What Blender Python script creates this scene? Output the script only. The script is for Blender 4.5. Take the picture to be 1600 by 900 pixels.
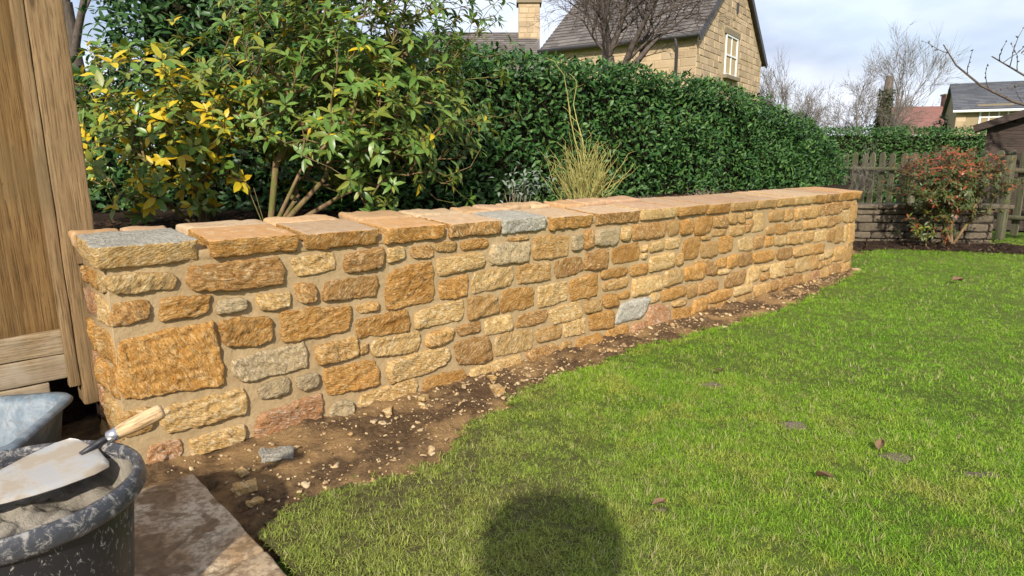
import bpy, math, random
import numpy as np
from mathutils import Vector, Matrix, noise

for o in list(bpy.data.objects): bpy.data.objects.remove(o)
SC = bpy.context.scene
COL = SC.collection
rad = math.radians

# ------------------------------------------------------------------ camera
CAM_H = 1.16
cam = bpy.data.cameras.new('camera'); camo = bpy.data.objects.new('camera', cam); COL.objects.link(camo)
camo.location = (0, 0, CAM_H); camo.rotation_euler = (rad(90 - 11.1), 0, 0)
cam.sensor_width = 36.0; cam.lens = 36.0 * 1022 / 1600
cam.clip_start = 0.02; cam.clip_end = 2000
SC.camera = camo

# ------------------------------------------------------------------ sky, sun, exposure
SUN_EL = rad(31.5)
sun_dir = Vector((0.085 * math.cos(SUN_EL), 0.996 * math.cos(SUN_EL), -math.sin(SUN_EL)))   # way the light travels
world = bpy.data.worlds.new('World'); SC.world = world; world.use_nodes = True
wn = world.node_tree; wn.nodes.clear()
def wnode(t): return wn.nodes.new(t)
sky = wnode('ShaderNodeTexSky'); sky.sky_type = 'NISHITA'; sky.sun_disc = False
sky.sun_elevation = SUN_EL; sky.sun_rotation = math.pi; sky.air_density = 1.0; sky.dust_density = 1.5
tc = wnode('ShaderNodeTexCoord'); mp = wnode('ShaderNodeMapping'); mp.inputs['Scale'].default_value = (1.0, 1.0, 2.6)
nz = wnode('ShaderNodeTexNoise'); nz.inputs['Scale'].default_value = 2.6; nz.inputs['Detail'].default_value = 7; nz.inputs['Roughness'].default_value = 0.52
nz.inputs['Distortion'].default_value = 0.35
rp = wnode('ShaderNodeValToRGB'); rp.color_ramp.elements[0].position = 0.34; rp.color_ramp.elements[0].color = (0.58, 0.58, 0.58, 1)
rp.color_ramp.elements[1].position = 0.66; rp.color_ramp.elements[1].color = (1, 1, 1, 1)
nz2 = wnode('ShaderNodeTexNoise'); nz2.inputs['Scale'].default_value = 3.4; nz2.inputs['Detail'].default_value = 6
rp2 = wnode('ShaderNodeValToRGB')
rp2.color_ramp.elements[0].position = 0.38; rp2.color_ramp.elements[0].color = (3.0, 3.3, 4.3, 1)
rp2.color_ramp.elements[1].position = 0.64; rp2.color_ramp.elements[1].color = (6.0, 6.3, 7.1, 1)
mx = wnode('ShaderNodeMix'); mx.data_type = 'RGBA'
bg = wnode('ShaderNodeBackground'); bg.inputs['Strength'].default_value = 0.125
ow = wnode('ShaderNodeOutputWorld')
L = wn.links.new
L(tc.outputs['Generated'], mp.inputs['Vector']); L(mp.outputs[0], nz.inputs['Vector']); L(mp.outputs[0], nz2.inputs['Vector'])
L(nz.outputs['Fac'], rp.inputs[0]); L(nz2.outputs['Fac'], rp2.inputs[0])
L(rp.outputs[0], mx.inputs['Factor']); L(sky.outputs[0], mx.inputs['A']); L(rp2.outputs[0], mx.inputs['B'])
L(mx.outputs['Result'], bg.inputs['Color']); L(bg.outputs[0], ow.inputs['Surface'])
sl = bpy.data.lights.new('sun', 'SUN'); sl.energy = 4.2; sl.angle = rad(1.2); sl.color = (1.0, 0.93, 0.82)
so = bpy.data.objects.new('sun', sl); COL.objects.link(so); so.rotation_euler = sun_dir.to_track_quat('-Z', 'Y').to_euler()
SC.view_settings.view_transform = 'Standard'; SC.view_settings.look = 'None'
SC.view_settings.exposure = 0.56; SC.view_settings.gamma = 1.0; SC.view_settings.use_curve_mapping = False

SC.cycles.max_bounces = 5; SC.cycles.diffuse_bounces = 2; SC.cycles.glossy_bounces = 2; SC.cycles.transmission_bounces = 2
SC.cycles.use_adaptive_sampling = True; SC.cycles.adaptive_threshold = 0.025
SC.cycles.caustics_reflective = False; SC.cycles.caustics_refractive = False

# ------------------------------------------------------------------ helpers
def link(o, parent=None):
    COL.objects.link(o)
    if parent is not None: o.parent = parent
    return o
def empty(name, loc=(0, 0, 0), parent=None):
    o = bpy.data.objects.new(name, None); o.empty_display_size = 0.1; o.location = loc
    return link(o, parent)
def tag(o, label, cat, group=None, kind=None):
    if label: o['label'] = label
    if cat: o['category'] = cat
    if group: o['group'] = group
    if kind: o['kind'] = kind
    return o
def struct(o, label=None):
    o['kind'] = 'structure'
    if label: o['label'] = label
    return o
def mesh(name, V, F, m, smooth=True):
    me = bpy.data.meshes.new(name)
    me.from_pydata([tuple(v) for v in V], [], [tuple(f) for f in F])
    for k in (m if isinstance(m, (list, tuple)) else [m]): me.materials.append(k)
    if smooth: me.polygons.foreach_set('use_smooth', [True] * len(me.polygons))
    me.update()
    return me
def obj(name, me, parent=None, loc=None, rot=None, mat=None):
    o = bpy.data.objects.new(name, me)
    if mat is not None: o.matrix_local = mat
    if loc is not None: o.location = loc
    if rot is not None: o.rotation_euler = rot
    return link(o, parent)
def fast_mesh(name, V, quads, m, smooth=True):
    """V (n,3) float, quads (k,3|4) int arrays list"""
    me = bpy.data.meshes.new(name)
    me.vertices.add(len(V)); me.vertices.foreach_set('co', np.asarray(V, np.float32).ravel())
    loops = np.concatenate([q.ravel() for q in quads]); tot = np.concatenate([np.full(len(q), q.shape[1], np.int32) for q in quads])
    st = np.concatenate([[0], np.cumsum(tot)[:-1]]).astype(np.int32)
    me.loops.add(len(loops)); me.loops.foreach_set('vertex_index', loops.astype(np.int32))
    me.polygons.add(len(tot)); me.polygons.foreach_set('loop_start', st)
    me.materials.append(m)
    me.update(calc_edges=True)
    if smooth: me.polygons.foreach_set('use_smooth', np.ones(len(tot), bool))
    me.validate()
    return me
class MB:
    def __init__(s): s.v = []; s.f = []
    def add(s, V, F):
        k = len(s.v); s.v += [tuple(v) for v in V]; s.f += [tuple(i + k for i in f) for f in F]
    def box(s, c, h, R=None):
        c = Vector(c); P = []
        for x in (-1, 1):
            for y in (-1, 1):
                for z in (-1, 1):
                    q = Vector((x * h[0], y * h[1], z * h[2]))
                    if R is not None: q = R @ q
                    P.append(c + q)
        s.add(P, [(0, 1, 3, 2), (4, 6, 7, 5), (0, 4, 5, 1), (2, 3, 7, 6), (0, 2, 6, 4), (1, 5, 7, 3)])
    def tube(s, pts, rs, n=5, cap=True):
        pts = [Vector(p) for p in pts]; k = len(s.v); N = len(pts)
        up = Vector((0.31, 0.17, 0.93))
        for i, p in enumerate(pts):
            t = (pts[min(i + 1, N - 1)] - pts[max(i - 1, 0)])
            if t.length < 1e-9: t = Vector((0, 0, 1))
            t.normalize()
            a = t.cross(up)
            if a.length < 1e-3: a = t.cross(Vector((1, 0, 0)))
            a.normalize(); b = t.cross(a)
            for j in range(n):
                q = 2 * math.pi * j / n
                s.v.append(tuple(p + (a * math.cos(q) + b * math.sin(q)) * rs[i]))
        for i in range(N - 1):
            for j in range(n):
                s.f.append((k + i * n + j, k + i * n + (j + 1) % n, k + (i + 1) * n + (j + 1) % n, k + (i + 1) * n + j))
        if cap:
            s.f.append(tuple(k + j for j in range(n - 1, -1, -1))); s.f.append(tuple(k + (N - 1) * n + j for j in range(n)))
    def lathe(s, prof, n=32, c=(0, 0, 0)):
        k = len(s.v)
        for r, z in prof:
            for j in range(n):
                q = 2 * math.pi * j / n
                s.v.append((c[0] + r * math.cos(q), c[1] + r * math.sin(q), c[2] + z))
        for i in range(len(prof) - 1):
            for j in range(n):
                s.f.append((k + i * n + j, k + i * n + (j + 1) % n, k + (i + 1) * n + (j + 1) % n, k + (i + 1) * n + j))
    def build(s, name, m, parent=None, smooth=False, **kw):
        return obj(name, mesh(name, s.v, s.f, m, smooth), parent, **kw)
def fbm(p, o=4):
    return noise.fractal(Vector(p), 0.9, 2.1, o)
def rbox(hx, hy, hz, r, n, amp=0.0, fq=8.0, seed=0, warp=0.0, amp2=0.0):
    """rounded box with a rough surface, n = subdivisions on each axis"""
    V = []; F = []; idx = {}
    off = Vector((seed * 7.31, seed * 3.77, seed * 1.93))
    def ticks(k, h):
        t = [-1 + 2 * i / k for i in range(k + 1)]
        e = min(r / max(h, 1e-6), 0.6)
        if k >= 3:
            t = [-1] + [-1 + e + (2 - 2 * e) * i / (k - 2) for i in range(k - 1)] + [1]
        return t
    T = [ticks(n[0], hx), ticks(n[1], hy), ticks(n[2], hz)]; H = (hx, hy, hz)
    def vert(i, j, k):
        key = (i, j, k)
        if key in idx: return idx[key]
        p = Vector((T[0][i] * hx, T[1][j] * hy, T[2][k] * hz))
        q = Vector([max(-(H[a] - r), min(H[a] - r, p[a])) for a in range(3)])
        d = p - q
        if d.length > 1e-9:
            e = max(abs(d.x), abs(d.y), abs(d.z)); d = d.normalized() * r * (e / r)
        p2 = q + d
        if amp:
            nrm = d.normalized() if d.length > 1e-9 else Vector((0, 0, 1))
            p2 += nrm * (fbm(p2 * fq + off) * amp + (fbm(p2 * fq * 3.7 + off) * amp2 if amp2 else 0))
        if warp:
            w = noise.noise_vector(p * (1.1 / max(H)) + off)
            p2 += Vector((w.x * min(1, hx / max(H) + .3), w.y, w.z * .6)) * warp
        idx[key] = len(V); V.append(p2); return idx[key]
    for a in range(3):
        b, c = (a + 1) % 3, (a + 2) % 3
        for side in (0, n[a]):
            for u in range(n[b]):
                for v in range(n[c]):
                    def K(uu, vv):
                        k = [0, 0, 0]; k[a] = side; k[b] = uu; k[c] = vv; return vert(*k)
                    f = (K(u, v), K(u + 1, v), K(u + 1, v + 1), K(u, v + 1))
                    F.append(f if side else f[::-1])
    return V, F

# ------------------------------------------------------------------ materials
class Mat:
    def __init__(s, name, rough=0.85, spec=0.25):
        s.m = bpy.data.materials.new(name); s.m.use_nodes = True; s.nt = s.m.node_tree
        s.b = s.nt.nodes['Principled BSDF']; s.out = s.nt.nodes['Material Output']
        s.b.inputs['Roughness'].default_value = rough; s.b.inputs['Specular IOR Level'].default_value = spec
        s.geo = None
    def n(s, t, **kw):
        x = s.nt.nodes.new(t)
        for k, v in kw.items(): setattr(x, k, v)
        return x
    def l(s, a, b): s.nt.links.new(a, b)
    def pos(s):
        if s.geo is None: s.geo = s.n('ShaderNodeNewGeometry')
        return s.geo.outputs['Position']
    def objc(s):
        return s.n('ShaderNodeTexCoord').outputs['Object']
    def scaled(s, vec, sc, rot=(0, 0, 0)):
        m = s.n('ShaderNodeMapping'); m.inputs['Scale'].default_value = sc; m.inputs['Rotation'].default_value = rot
        s.l(vec, m.inputs['Vector']); return m.outputs[0]
    def noise(s, scale, detail=5, rough=0.55, vec=None, dist=0.0):
        x = s.n('ShaderNodeTexNoise'); x.inputs['Scale'].default_value = scale; x.inputs['Detail'].default_value = detail
        x.inputs['Roughness'].default_value = rough; x.inputs['Distortion'].default_value = dist
        s.l(vec if vec is not None else s.pos(), x.inputs['Vector']); return x.outputs['Fac']
    def voro(s, scale, vec=None, feature='F1', out='Distance'):
        x = s.n('ShaderNodeTexVoronoi'); x.feature = feature; x.inputs['Scale'].default_value = scale
        s.l(vec if vec is not None else s.pos(), x.inputs['Vector']); return x.outputs[out]
    def ramp(s, fac, stops):
        r = s.n('ShaderNodeValToRGB'); e = r.color_ramp.elements
        while len(e) < len(stops): e.new(0.5)
        for k, (p, c) in enumerate(stops):
            e[k].position = p; e[k].color = (c, c, c, 1) if not isinstance(c, (tuple, list)) else (*c, 1)
        s.l(fac, r.inputs[0]); return r.outputs[0]
    def mix(s, fac, a, b, blend='MIX'):
        x = s.n('ShaderNodeMix'); x.data_type = 'RGBA'; x.blend_type = blend
        for k, v in (('Factor', fac), ('A', a), ('B', b)):
            if isinstance(v, (int, float)): x.inputs[k].default_value = v
            elif isinstance(v, (tuple, list)): x.inputs[k].default_value = (*v, 1)
            else: s.l(v, x.inputs[k])
        return x.outputs['Result']
    def math(s, op, a, b=None):
        x = s.n('ShaderNodeMath'); x.operation = op
        for k, v in ((0, a), (1, b)):
            if v is None: continue
            if isinstance(v, (int, float)): x.inputs[k].default_value = v
            else: s.l(v, x.inputs[k])
        return x.outputs[0]
    def rnd(s): return s.n('ShaderNodeObjectInfo').outputs['Random']
    def island(s):
        if s.geo is None: s.geo = s.n('ShaderNodeNewGeometry')
        return s.geo.outputs['Random Per Island']
    def color(s, c):
        if isinstance(c, (tuple, list)): s.b.inputs['Base Color'].default_value = (*c, 1)
        else: s.l(c, s.b.inputs['Base Color'])
    def bump(s, h, strength=0.4, dist=0.01, chain=None):
        x = s.n('ShaderNodeBump'); x.inputs['Strength'].default_value = strength; x.inputs['Distance'].default_value = dist
        s.l(h, x.inputs['Height'])
        if chain is not None: s.l(chain, x.inputs['Normal'])
        s.l(x.outputs[0], s.b.inputs['Normal']); return x.outputs[0]
def hsv_jitter(M, col, vfac, lo, hi):
    return M.mix(1.0, col, M.ramp(vfac, [(0, lo), (1, hi)]), 'MULTIPLY')

def stone_mat(name, c1, c2, c3, pale=(0.66, 0.50, 0.28), pale_amt=0.5, lo=0.80, hi=1.15):
    """split sandstone: iron-stained body, pale flaked streaks, darker pits; each stone gets its own cut of the pattern"""
    M = Mat(name, 0.9, 0.2)
    r = M.rnd()
    cx = M.n('ShaderNodeCombineXYZ')
    for k, f in enumerate((31.0, 17.0, 23.0)): M.l(M.math('MULTIPLY', r, f), cx.inputs[k])
    ad = M.n('ShaderNodeVectorMath'); ad.operation = 'ADD'; M.l(M.pos(), ad.inputs[0]); M.l(cx.outputs[0], ad.inputs[1]); v = ad.outputs[0]
    vr = M.n('ShaderNodeVectorRotate'); vr.rotation_type = 'AXIS_ANGLE'; vr.inputs['Axis'].default_value = (0.675, -0.737, 0.0); M.l(v, vr.inputs['Vector'])
    M.l(M.math('MULTIPLY', M.math('SUBTRACT', r, 0.5), 2.2), vr.inputs['Angle'])
    sv = M.scaled(vr.outputs[0], (1.0, 1.0, 2.6))
    big = M.noise(9, 5, 0.62, vec=v, dist=0.9)
    mid = M.noise(30, 8, 0.74, vec=sv, dist=1.0)
    fine = M.noise(150, 4, 0.65, vec=v)
    c = M.mix(M.ramp(big, [(0.38, 0.0), (0.60, 1.0)]), c1, c2)
    c = M.mix(M.ramp(mid, [(0.52, 0.0), (0.66, 0.85)]), c, c3)
    streak = M.noise(17, 9, 0.80, vec=sv, dist=1.6)
    c = M.mix(M.ramp(streak, [(0.50, 0.0), (0.585, pale_amt)]), c, pale)
    c = M.mix(M.ramp(M.noise(60, 6, 0.8, vec=sv, dist=0.8), [(0.57, 0.0), (0.66, pale_amt * 0.8)]), c, tuple(min(1, x * 1.12) for x in pale))
    c = M.mix(M.ramp(M.noise(24, 9, 0.82, vec=v, dist=2.0), [(0.37, 0.75), (0.455, 0.0)]), c, tuple(x * 0.30 for x in c3))
    c = hsv_jitter(M, c, r, lo, hi)
    M.color(c)
    b = M.bump(mid, 0.85, 0.016); b = M.bump(M.voro(48, vec=sv), 0.5, 0.012, b); M.bump(fine, 0.6, 0.004, b)
    return M.m
ST = {
 'o': stone_mat('ochre_stone', (0.37, 0.175, 0.036), (0.47, 0.245, 0.066), (0.26, 0.105, 0.020), pale=(0.66, 0.47, 0.23), pale_amt=0.62),
 't': stone_mat('tan_stone', (0.40, 0.220, 0.066), (0.48, 0.285, 0.098), (0.29, 0.135, 0.032), pale_amt=0.65),
 'c': stone_mat('cream_stone', (0.47, 0.285, 0.098), (0.55, 0.36, 0.142), (0.36, 0.18, 0.046), pale=(0.72, 0.58, 0.35), pale_amt=0.75),
 'g': stone_mat('grey_buff_stone', (0.36, 0.275, 0.155), (0.45, 0.335, 0.18), (0.25, 0.185, 0.11), pale=(0.60, 0.50, 0.34), pale_amt=0.5),
 'b': stone_mat('brown_stone', (0.31, 0.155, 0.044), (0.39, 0.21, 0.066), (0.19, 0.085, 0.024), pale_amt=0.6),
 'r': stone_mat('rust_stone', (0.34, 0.155, 0.055), (0.42, 0.22, 0.095), (0.27, 0.13, 0.06), pale=(0.58, 0.47, 0.36), pale_amt=0.65),
 'G': stone_mat('blue_grey_stone', (0.35, 0.325, 0.265), (0.44, 0.405, 0.325), (0.26, 0.245, 0.205), pale=(0.58, 0.54, 0.45), pale_amt=0.5),
}
ST['O'] = ST['o']; ST['q'] = ST['t']
def coping_top_mat():
    M = Mat('worn_coping_stone', 0.92, 0.15)
    big = M.noise(7, 5, 0.6, dist=0.5); mid = M.noise(30, 6, 0.65)
    tone = M.math('FRACT', M.math('MULTIPLY', M.rnd(), 7.3))
    ca = M.ramp(tone, [(0.0, (0.46, 0.25, 0.10)), (0.35, (0.50, 0.35, 0.20)), (0.65, (0.40, 0.25, 0.155)), (1.0, (0.52, 0.40, 0.25))])
    c = M.mix(M.ramp(big, [(0.40, 0.0), (0.70, 0.6)]), ca, (0.50, 0.31, 0.155))
    c = M.mix(M.ramp(mid, [(0.5, 0.0), (0.68, 0.7)]), c, (0.34, 0.20, 0.11))
    c = M.mix(M.ramp(M.noise(16, 7, 0.75), [(0.55, 0.0), (0.64, 0.6)]), c, (0.58, 0.46, 0.30))
    c = hsv_jitter(M, c, M.rnd(), 0.85, 1.12); M.color(c)
    M.bump(M.noise(60, 6, 0.65), 0.5, 0.006); return M.m
M_COPTOP = coping_top_mat()
def mortar_mat():
    M = Mat('lime_mortar', 0.95, 0.1)
    c = M.mix(M.ramp(M.noise(5, 5), [(0.35, 0.0), (0.65, 1.0)]), (0.345, 0.248, 0.132), (0.405, 0.298, 0.165))
    c = M.mix(M.ramp(M.noise(60, 4), [(0.42, 0.3), (0.54, 0.0)]), c, (0.28, 0.19, 0.09)); M.color(c)
    b = M.bump(M.noise(28, 5, 0.6), 0.6, 0.012); M.bump(M.noise(220, 3), 0.5, 0.003, b); return M.m
M_MORTAR = mortar_mat()
def soil_mat(name, d, l, chips=None):
    M = Mat(name, 0.95, 0.12)
    c = M.mix(M.ramp(M.noise(4, 6, 0.65), [(0.35, 0.0), (0.68, 1.0)]), d, l)
    c = M.mix(M.ramp(M.noise(45, 5, 0.7), [(0.40, 0.6), (0.58, 0.0)]), c, tuple(v * 0.4 for v in d))
    if chips: c = M.mix(M.ramp(M.noise(2.6, 5, 0.65), [(0.46, 0.0), (0.58, 1.0)]), c, chips)
    M.color(c); b = M.bump(M.noise(40, 7, 0.7), 0.9, 0.02); M.bump(M.noise(190, 4), 0.7, 0.005, b); return M.m
M_SOIL = soil_mat('brown_soil', (0.105, 0.062, 0.031), (0.185, 0.118, 0.062), (0.30, 0.185, 0.082))
M_BEDSOIL = soil_mat('dark_bed_soil', (0.030, 0.019, 0.012), (0.060, 0.038, 0.024))
def leaf_mat(name, a, b, c, rough=0.42, trans=0.28, spec=0.45):
    M = Mat(name, rough, spec)
    f = M.math('FRACT', M.math('ADD', M.island(), M.rnd()))
    col = M.ramp(f, [(0.0, a), (0.5, b), (1.0, c)])
    col = M.mix(M.ramp(M.noise(55, 3), [(0.35, 0.25), (0.6, 0.0)]), col, tuple(v * 0.5 for v in a))
    M.color(col)
    t = M.n('ShaderNodeBsdfTranslucent'); M.l(col, t.inputs['Color'])
    s = M.n('ShaderNodeMixShader'); s.inputs[0].default_value = trans
    M.l(M.b.outputs[0], s.inputs[1]); M.l(t.outputs[0], s.inputs[2]); M.l(s.outputs[0], M.out.inputs['Surface'])
    return M.m
M_LEAF = leaf_mat('rhododendron_leaf', (0.085, 0.170, 0.026), (0.140, 0.250, 0.044), (0.215, 0.32, 0.075), rough=0.36)
M_LEAFO = leaf_mat('olive_leaf', (0.125, 0.175, 0.022), (0.19, 0.235, 0.032), (0.28, 0.29, 0.05))
M_YELLOW = leaf_mat('yellowed_leaf', (0.62, 0.41, 0.015), (0.72, 0.54, 0.03), (0.50, 0.46, 0.04), trans=0.35)
M_LAUREL = leaf_mat('laurel_hedge_leaf', (0.022, 0.070, 0.014), (0.040, 0.112, 0.022), (0.105, 0.205, 0.045), rough=0.45, trans=0.2, spec=0.3)
M_DARKLEAF = leaf_mat('dark_laurel_leaf', (0.026, 0.074, 0.018), (0.040, 0.104, 0.024), (0.066, 0.145, 0.032), rough=0.45, trans=0.2)
M_SILVER = leaf_mat('silver_leaf', (0.22, 0.27, 0.20), (0.30, 0.35, 0.28), (0.16, 0.21, 0.13), rough=0.6)
M_PHOT = leaf_mat('green_photinia_leaf', (0.05, 0.075, 0.018), (0.08, 0.11, 0.025), (0.13, 0.12, 0.03), rough=0.4)
M_REDLEAF = leaf_mat('red_tip_leaf', (0.26, 0.045, 0.018), (0.34, 0.09, 0.03), (0.24, 0.12, 0.03), rough=0.4)
M_DEAD = leaf_mat('dead_leaf', (0.12, 0.065, 0.032), (0.19, 0.115, 0.065), (0.26, 0.17, 0.10), rough=0.8, trans=0.1, spec=0.15)
M_LITTER = leaf_mat('leaf_litter', (0.045, 0.026, 0.015), (0.085, 0.050, 0.028), (0.15, 0.10, 0.07), rough=0.8, trans=0.05, spec=0.15)
M_IVY = leaf_mat('ivy_leaf', (0.05, 0.075, 0.02), (0.07, 0.10, 0.025), (0.09, 0.11, 0.04), rough=0.5)
def bark_mat(name, a, b, sc=40, moss=None):
    M = Mat(name, 0.92, 0.15)
    v = M.scaled(M.pos(), (1, 1, 0.25))
    c = M.mix(M.ramp(M.noise(sc, 5, 0.65, vec=v), [(0.35, 0.0), (0.65, 1.0)]), a, b)
    if moss: c = M.mix(M.ramp(M.noise(11, 4), [(0.45, 0.0), (0.62, 0.85)]), c, moss)
    M.color(c); M.bump(M.noise(sc * 1.5, 5, 0.7, vec=v), 0.8, 0.01); return M.m
M_BARK = bark_mat('shrub_bark', (0.14, 0.085, 0.045), (0.26, 0.175, 0.095), moss=(0.12, 0.14, 0.03))
M_TWIG = bark_mat('winter_twig', (0.085, 0.066, 0.056), (0.15, 0.12, 0.10))
M_TRUNK = bark_mat('pollard_bark', (0.075, 0.060, 0.048), (0.15, 0.125, 0.10), sc=18)
M_FARTWIG = bark_mat('distant_twig', (0.16, 0.135, 0.115), (0.23, 0.195, 0.165))
M_KERRIA = bark_mat('yellow_green_stem', (0.26, 0.25, 0.075), (0.42, 0.37, 0.13))
M_DRYSTEM = bark_mat('dry_grey_stem', (0.20, 0.165, 0.11), (0.36, 0.31, 0.22))
def wood_mat(name, a, b, c, ax=(50, 50, 1.3), dirt=None, rough=0.8):
    M = Mat(name, rough, 0.2)
    v = M.scaled(M.objc(), ax)
    rndv = M.n('ShaderNodeVectorMath'); rndv.operation = 'ADD'
    M.l(v, rndv.inputs[0])
    cx = M.n('ShaderNodeCombineXYZ'); M.l(M.math('MULTIPLY', M.rnd(), 37.0), cx.inputs[0]); M.l(M.math('MULTIPLY', M.rnd(), 11.0), cx.inputs[1]); M.l(cx.outputs[0], rndv.inputs[1])
    g = M.noise(1.0, 6, 0.62, vec=rndv.outputs[0], dist=1.2)
    g2 = M.noise(4.5, 5, 0.7, vec=rndv.outputs[0])
    col = M.ramp(g, [(0.30, a), (0.52, b), (0.70, c)])
    col = M.mix(M.ramp(g2, [(0.40, 0.75), (0.50, 0.0)]), col, tuple(x * 0.45 for x in a))
    kn = M.voro(1.0, vec=M.scaled(M.objc(), (9, 9, 2.2) if ax[0] > ax[2] else (2.2, 9, 9)))
    col = M.mix(M.ramp(kn, [(0.05, 0.85), (0.13, 0.0)]), col, tuple(x * 0.35 for x in a))
    if dirt: col = M.mix(M.ramp(M.noise(2.4, 5, 0.6), [(0.50, 0.0), (0.64, 0.75)]), col, dirt)
    col = hsv_jitter(M, col, M.rnd(), 0.86, 1.1)
    M.color(col); b1 = M.bump(g2, 0.35, 0.004); M.bump(g, 0.3, 0.006, b1); return M.m
M_FENCE = wood_mat('pressure_treated_board', (0.115, 0.064, 0.022), (0.185, 0.108, 0.040), (0.245, 0.152, 0.062), dirt=(0.135, 0.090, 0.038))
M_POST = wood_mat('weathered_post', (0.165, 0.100, 0.044), (0.255, 0.165, 0.080), (0.32, 0.225, 0.12), dirt=(0.155, 0.108, 0.054))
M_GRAVELB = wood_mat('old_gravel_board', (0.16, 0.105, 0.055), (0.26, 0.185, 0.10), (0.34, 0.26, 0.16), ax=(1.3, 50, 50), dirt=(0.33, 0.28, 0.21))
M_PICKET = wood_mat('mossy_picket', (0.095, 0.09, 0.056), (0.145, 0.137, 0.084), (0.19, 0.172, 0.115), dirt=(0.095, 0.11, 0.042))
M_SHED = wood_mat('dark_shed_board', (0.045, 0.032, 0.026), (0.065, 0.047, 0.038), (0.085, 0.062, 0.05), ax=(1.0, 14, 14))
M_HANDLE = wood_mat('beech_handle', (0.48, 0.29, 0.135), (0.60, 0.40, 0.21), (0.66, 0.47, 0.27), ax=(30, 30, 2.5), rough=0.55)
# ------------------------------------------------------------------ layout frame of the wall: s along it, n out towards the lawn
A0 = Vector((-1.437, 2.264, 0)); W = Vector((0.73749, 0.67536, 0)); NN = Vector((0.67536, -0.73749, 0))
RW = Matrix((( W.x, NN.x, 0), (W.y, NN.y, 0), (0, 0, 1)))      # local x = along, y = out, z = up
WANG = math.atan2(W.y, W.x)
RW = Matrix(((W.x, -W.y, 0), (W.y, W.x, 0), (0, 0, 1)))         # proper rotation: local y = into the bed (-n)
def sn(s, n, z=0.0): return A0 + W * s + NN * n + Vector((0, 0, z))
def to_sn(x, y):
    d = Vector((x, y, 0)) - A0; return d.dot(W), d.dot(NN)
WLEN = 6.84; WTH = 0.42; CTOP = 0.84; CBOT = 0.775
EDGE = [(-3.0, 0.70), (0.19, 0.70), (0.40, 0.634), (0.61, 0.632), (0.90, 0.74), (1.10, 0.60), (1.30, 0.50), (1.76, 0.355), (2.78, 0.275), (3.7, 0.36), (4.5, 0.40), (5.6, 0.26), (6.82, 0.12), (7.1, -0.1), (7.5, -0.35), (8.4, -0.45), (9.2, -0.3), (10.5, 0.2), (12, 0.6)]
ES = np.array([e[0] for e in EDGE]); EN = np.array([e[1] for e in EDGE])
def edge_n(s):
    return float(np.interp(s, ES, EN)) + 0.05 * noise.noise((s * 3.1, 5.2, 0)) + 0.035 * noise.noise((s * 11, 1.2, 0))

# ------------------------------------------------------------------ ground sheets
def lawn_mat():
    M = Mat('lawn_turf', 0.95, 0.1)
    c = M.mix(M.ramp(M.noise(1.3, 5, 0.6), [(0.35, 0.0), (0.65, 1.0)]), (0.100, 0.165, 0.022), (0.145, 0.195, 0.036))
    c = M.mix(M.ramp(M.noise(18, 5, 0.7), [(0.48, 0.0), (0.64, 0.6)]), c, (0.10, 0.085, 0.04))
    sx = M.n('ShaderNodeSeparateXYZ'); M.l(M.pos(), sx.inputs[0])
    d = M.math('ADD', M.math('ADD', sx.outputs[0], M.math('MULTIPLY', sx.outputs[1], 0.35)), M.math('MULTIPLY', M.noise(1.7, 4), 1.6))
    th = M.mix(M.ramp(M.noise(30, 6, 0.75), [(0.4, 0.0), (0.62, 1.0)]), (0.085, 0.062, 0.032), (0.20, 0.175, 0.075))
    c = M.mix(M.ramp(M.math('MULTIPLY', d, 0.2), [(0.30, 0.85), (0.44, 0.0)]), c, th); M.color(c)
    b = M.bump(M.noise(60, 5, 0.7), 0.8, 0.012); M.bump(M.noise(240, 4, 0.7), 0.9, 0.006, b); return M.m
M_LAWN = lawn_mat()
def farg_mat():
    M = Mat('far_grass', 0.95, 0.1)
    c = M.mix(M.ramp(M.noise(0.6, 6, 0.65), [(0.35, 0.0), (0.65, 1.0)]), (0.075, 0.135, 0.018), (0.11, 0.165, 0.028)); M.color(c)
    M.bump(M.noise(40, 5, 0.7), 0.8, 0.02); return M.m
V = []; F = []
R0 = 400
struct(obj('ground', mesh('ground', [(-R0, -R0, -0.03), (R0, -R0, -0.03), (R0, R0, -0.03), (-R0, R0, -0.03)], [(0, 1, 2, 3)], farg_mat())))
def grid(name, s0, s1, ds, n0, n1, dn, zf, m, keep=None):
    S = np.arange(s0, s1 + 1e-6, ds); Nn = np.arange(n0, n1 + 1e-6, dn); V = []; F = []
    for s in S:
        for n in Nn:
            p = sn(s, n); V.append((p.x, p.y, zf(s, n, p)))
    w = len(Nn)
    for i in range(len(S) - 1):
        for j in range(w - 1):
            if keep is None or keep(S[i] + ds / 2, Nn[j] + dn / 2):
                F.append((i * w + j, (i + 1) * w + j, (i + 1) * w + j + 1, i * w + j + 1)[::-1])
    return obj(name, mesh(name, V, F, m))
def soil_z(s, n, p):
    e = edge_n(s) - n
    z = 0.014 * fbm((p.x * 6, p.y * 6, 0)) + 0.019 * fbm((p.x * 19, p.y * 19, 3))
    if e < 0.06: z = z * max(0, e / 0.06) - 0.012
    if n < 0.16 and s > -0.1: z += 0.03 * (0.16 - max(n, 0)) / 0.16 * (0.5 + noise.noise((s * 5, 0, 0)))
    if s < 0.22 and n > 0.17: z = min(z, 0.004) - 0.01
    return z
struct(obj_ := grid('soil_border', -2.4, 8.4, 0.03, -1.1, 1.0, 0.03, soil_z, M_SOIL, lambda s, n: n < edge_n(s) + 0.12 and (s < 0.1 or n > -0.05 or s > 6.7)))
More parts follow.
